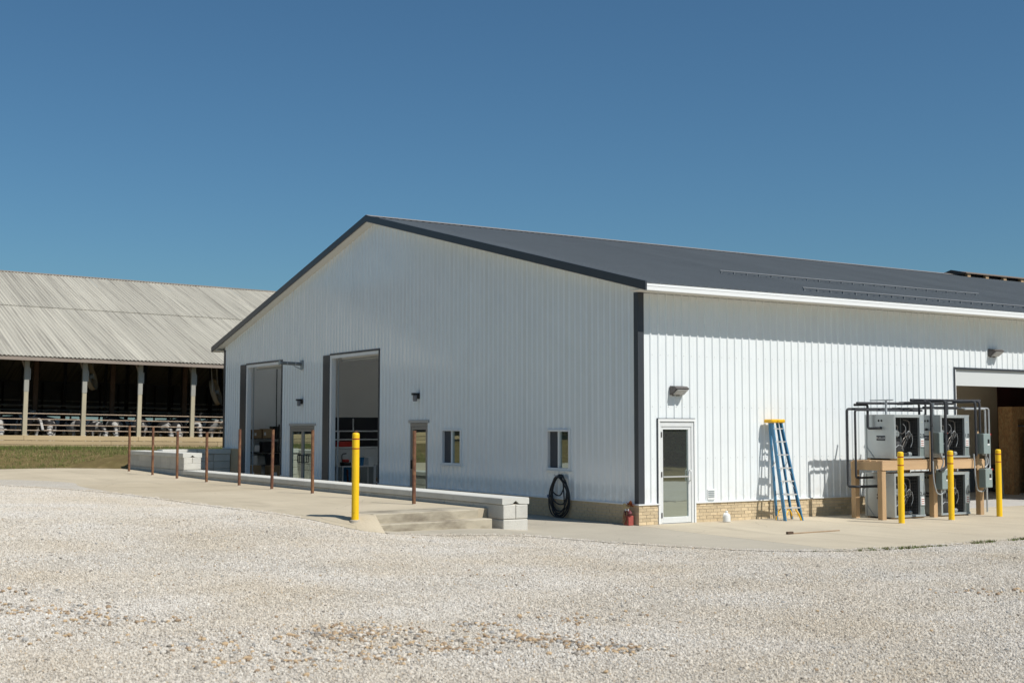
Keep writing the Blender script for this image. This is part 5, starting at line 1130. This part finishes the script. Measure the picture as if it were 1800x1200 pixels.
while sp_n < 1500:   # stones strayed onto the concrete
    (ax, ay), (cx, cy) = random.choice(list(zip(EDGE, EDGE[1:]))); t = random.random(); x = ax+(cx-ax)*t; y = ay+(cy-ay)*t
    d_ = abs(random.gauss(0, .16)); a_ = random.uniform(0, 6.28); x += d_*math.cos(a_); y += d_*math.sin(a_)
    if inpoly(x, y, gp) or not inview(x, y) or -7.5 < x < -6.2: sp_n += .3; continue
    q = random.uniform(.015, .05)*(1.6 if d_ < .08 else 1); z = (zpad(x, y) if x < -6.4 else zg(x, y)+.004)+.004; o = len(mb.v); mb.v += [(x-q, y-q, z), (x+q, y-q, z), (x+q, y+q, z), (x-q, y+q, z)]; mb.f.append((o, o+1, o+2, o+3)); mb.mi.append(0); sp_n += 1
for x, y in cells: mb.f.append((vv(x, y), vv(x+st_, y), vv(x+st_, y+st_), vv(x, y+st_))); mb.mi.append(0)
M_GRAV = gravel_material()
gravel = tag(mb.build('gravel', M_GRAV, fix=False), 'pale crushed gravel covering the yard', 'gravel', kind='stuff')
ng = bpy.data.node_groups.new('gravel_scatter', 'GeometryNodeTree'); ng.interface.new_socket('Geometry', in_out='INPUT', socket_type='NodeSocketGeometry'); ng.interface.new_socket('Geometry', in_out='OUTPUT', socket_type='NodeSocketGeometry')
N = ng.nodes; L = ng.links; gi = N.new('NodeGroupInput'); go = N.new('NodeGroupOutput')
dp = N.new('GeometryNodeDistributePointsOnFaces'); dp.inputs['Density'].default_value = 2600
L.new(gi.outputs[0], dp.inputs['Mesh'])
gnz = N.new('ShaderNodeTexNoise'); gnz.inputs['Scale'].default_value = .55; gnz.inputs['Detail'].default_value = 6
gmp = N.new('ShaderNodeVectorMath'); gmp.operation = 'MULTIPLY'; gmp.inputs[1].default_value = (.55, 1.5, 1); L.new(N.new('GeometryNodeInputPosition').outputs[0], gmp.inputs[0]); L.new(gmp.outputs[0], gnz.inputs['Vector'])
gmr = N.new('ShaderNodeMapRange'); gmr.inputs[1].default_value = .36; gmr.inputs[2].default_value = .60; gmr.inputs[3].default_value = 1200; gmr.inputs[4].default_value = 3700; L.new(gnz.outputs[0], gmr.inputs[0]); L.new(gmr.outputs[0], dp.inputs['Density'])
ico = N.new('GeometryNodeMeshIcoSphere'); ico.inputs['Radius'].default_value = 1; ico.inputs['Subdivisions'].default_value = 1
def rv(dt, a, c, seed):
    q = N.new('FunctionNodeRandomValue'); q.data_type = dt; q.inputs['Seed'].default_value = seed
    if dt == 'FLOAT_VECTOR': q.inputs[0].default_value = a; q.inputs[1].default_value = c; return q.outputs[0]
    q.inputs[2].default_value = a; q.inputs[3].default_value = c; return q.outputs[1]
sp_ = N.new('GeometryNodeSetPosition'); L.new(ico.outputs['Mesh'], sp_.inputs['Geometry']); L.new(rv('FLOAT_VECTOR', (-.22, -.22, -.22), (.22, .22, .22), 3), sp_.inputs['Offset'])
sm = N.new('GeometryNodeSetMaterial'); sm.inputs['Material'].default_value = M_GRAV; L.new(sp_.outputs[0], sm.inputs['Geometry'])
ip = N.new('GeometryNodeInstanceOnPoints'); L.new(dp.outputs['Points'], ip.inputs['Points']); L.new(sm.outputs[0], ip.inputs['Instance'])
L.new(rv('FLOAT_VECTOR', (0, 0, 0), (6.28, 6.28, 6.28), 5), ip.inputs['Rotation'])
pw = N.new('ShaderNodeMath'); pw.operation = 'POWER'; L.new(rv('FLOAT', 0, 1, 8), pw.inputs[0]); pw.inputs[1].default_value = 3.
ma_ = N.new('ShaderNodeMath'); ma_.operation = 'MULTIPLY_ADD'; L.new(pw.outputs[0], ma_.inputs[0]); ma_.inputs[1].default_value = .0105; ma_.inputs[2].default_value = .0056
vm = N.new('ShaderNodeVectorMath'); vm.operation = 'SCALE'; L.new(rv('FLOAT_VECTOR', (.8, .6, .5), (1.4, 1.1, .9), 9), vm.inputs[0]); L.new(ma_.outputs[0], vm.inputs['Scale']); L.new(vm.outputs[0], ip.inputs['Scale'])
jg = N.new('GeometryNodeJoinGeometry'); L.new(ip.outputs[0], jg.inputs[0]); L.new(jg.outputs[0], go.inputs[0])
gm = gravel.modifiers.new('scatter', 'NODES'); gm.node_group = ng
# pebbles: three stone shapes scattered as one mass
base = []
for k in range(5):
    bm = bmesh.new(); bmesh.ops.create_icosphere(bm, subdivisions=2, radius=1)
    for q in bm.verts: q.co *= random.uniform(.86, 1.12); q.co.z *= .55; q.co.y *= .8
    base.append(([tuple(q.co) for q in bm.verts], [tuple(x.index for x in f.verts) for f in bm.faces])); bm.free()
mb = MB()
def pebble(x, y, s, mi):
    vs_, fs_ = random.choice(base); M = Matrix.Translation((x, y, zg(x, y)-.004+s*.2)) @ Matrix.Rotation(random.uniform(0, 6.28), 4, 'Z') @ Matrix.Rotation(random.uniform(-.4, .4), 4, 'X') @ Matrix.Scale(s, 4)
    mb.add([M @ Vector(p) for p in vs_], fs_, mi)
patch = [(-14.3, -7.7, .9, .35, 95), (-13.75, -8.7, .7, .3, 60), (-14.5, -9.4, .5, .4, 14), (-11.85, -10.5, .7, .45, 150), (-11.6, -11.6, .6, .4, 60), (-12.4, -11.6, .8, .5, 60), (-10.55, -11.6, .8, .35, 110), (-10.2, -12.4, .6, .3, 70), (-13.3, -10.6, .9, .6, 60), (-10.6, -10.6, .7, .2, 26), (-3.3, -11.3, .8, .25, 30), (-13.2, -11.6, .8, .5, 40), (-9.3, -10.7, 1., .5, 30), (-14.6, -6.2, .6, .3, 24)]
for cx, cy, sx, sy, n in patch:
    for _ in range(int(n*2.0)):
        u, q = random.gauss(0, sx*.5), random.gauss(0, sy*.6); x = cx+rgt.x*u+fwd.x*q; y = cy+rgt.y*u+fwd.y*q; pebble(x, y, random.uniform(.010, .027)*random.choice((1, 1, 1.3)), random.choice((0, 0, 1, 1, 2, 3, 3, 4)))
k = 0
while k < 420:
    d = random.uniform(8.5, 24); u = random.uniform(-.42, .42)*d; x = camxy.x+fwd.x*d+rgt.x*u; y = camxy.y+fwd.y*d+rgt.y*u
    if inpoly(x, y, gp): pebble(x, y, random.uniform(.010, .026), random.choice((0, 1, 2, 2, 3, 3, 4, 4))); k += 1
tag(mb.build('pebbles', [mat('pebble_tan', (.47, .335, .195), .85), mat('pebble_brown', (.32, .225, .14), .85), mat('pebble_grey', (.34, .325, .30), .85), mat('pebble_pale', (.58, .53, .46), .85), mat('pebble_dark', (.24, .21, .175), .85)], smooth=True, fix=False), 'tan and brown pebbles exposed in patches of the gravel', 'pebbles', kind='stuff')
# stray stones on the concrete edge
# ------------------------------------------------------------------ trees across the yard (seen mirrored in the glass doors and windows)
def leaf_mat(name, c):
    m = bpy.data.materials.new(name); m.use_nodes = True; t = m.node_tree; N = t.nodes; N.clear(); o = N.new('ShaderNodeOutputMaterial'); d = N.new('ShaderNodeBsdfDiffuse'); d.inputs[0].default_value = tuple(c)+(1,)
    q = N.new('ShaderNodeBsdfTranslucent'); q.inputs[0].default_value = (c[0]*1.3, c[1]*1.4, c[2], 1); x = N.new('ShaderNodeMixShader'); x.inputs[0].default_value = .5; t.links.new(d.outputs[0], x.inputs[1]); t.links.new(q.outputs[0], x.inputs[2]); t.links.new(x.outputs[0], o.inputs[0]); return m
LEAF = [leaf_mat('leaf_dark', (.14, .21, .07)), leaf_mat('leaf_mid', (.22, .29, .11))]
def tree_proto(seed, h, cr):
    rd = random.Random(seed); tr = MB(); tr.tube([(0, 0, -.2), (.1, .05, h*.25), (.0, .15, h*.55), (.1, .1, h*.85)], [h*.028, h*.022, h*.014, .03], 8)
    lf = MB()
    for k in range(16):
        a = rd.uniform(0, 6.28); z = rd.uniform(.25, .8)*h; L0 = cr*rd.uniform(.5, .9); e = Vector((math.cos(a)*L0, math.sin(a)*L0, z+rd.uniform(.1, .3)*h*.6)); tr.tube([(0, .1, z), tuple(e*.5+Vector((0, 0, z*.55))), tuple(e)], [.09, .06, .02], 5)
    for k in range(95):
        a = rd.uniform(0, 6.28); e = rd.uniform(-1.35, 1.5); r = cr*rd.uniform(.3, 1)**.5; c = Vector((math.cos(a)*math.cos(e)*r, math.sin(a)*math.cos(e)*r, h*.5+math.sin(e)*h*.45)); cs = rd.uniform(.5, 1.1)*cr*.32
        for _ in range(70):
            p = c+Vector((rd.gauss(0, 1), rd.gauss(0, 1), rd.gauss(0, .8)))*cs*.55; d = Vector((rd.uniform(-1, 1), rd.uniform(-1, 1), rd.uniform(-.6, .6))).normalized(); s = d.orthogonal().normalized(); w_ = rd.uniform(.16, .34)
            lf.add([p, p+d*w_+s*w_*.5, p+d*w_*2, p+d*w_-s*w_*.5], [(0, 1, 2, 3)], rd.choice((0, 0, 1)))
    return tr.mesh('trunk', mat('bark', (.10, .075, .055), .9), fix=False), lf.mesh('crown', LEAF, fix=False)
TP = [tree_proto(3, 11, 3.6), tree_proto(5, 13, 4.0), tree_proto(9, 9, 3.4)]
TS = []
for k in range(16): TS.append((17+k*2.7+random.uniform(-1, 1), -46+k*1.2+(k % 2)*4+random.uniform(-1.5, 1.5), 'se'))
for k in range(7): TS.append((-19-k*3.4+random.uniform(-1, 1), 38+k*1.2+random.uniform(-2, 2), 'nw'))
for i, (x, y, g) in enumerate(TS):
    t = thing('leafy_tree', 'leafy tree beyond the yard, showing mirrored in the white glass door' if g == 'se' else 'leafy tree left of the barn, showing mirrored in the gable windows', 'tree', (x, y, zg(x, y)-.03), random.uniform(0, 6), 'trees beyond the gravel yard' if g == 'se' else 'trees left of the barn')
    s = random.uniform(.8, 1.15); t.scale = (s, s, s*random.uniform(.9, 1.1)); tr, lf = TP[i % 3]; inst('trunk', tr, t); inst('crown', lf, t)
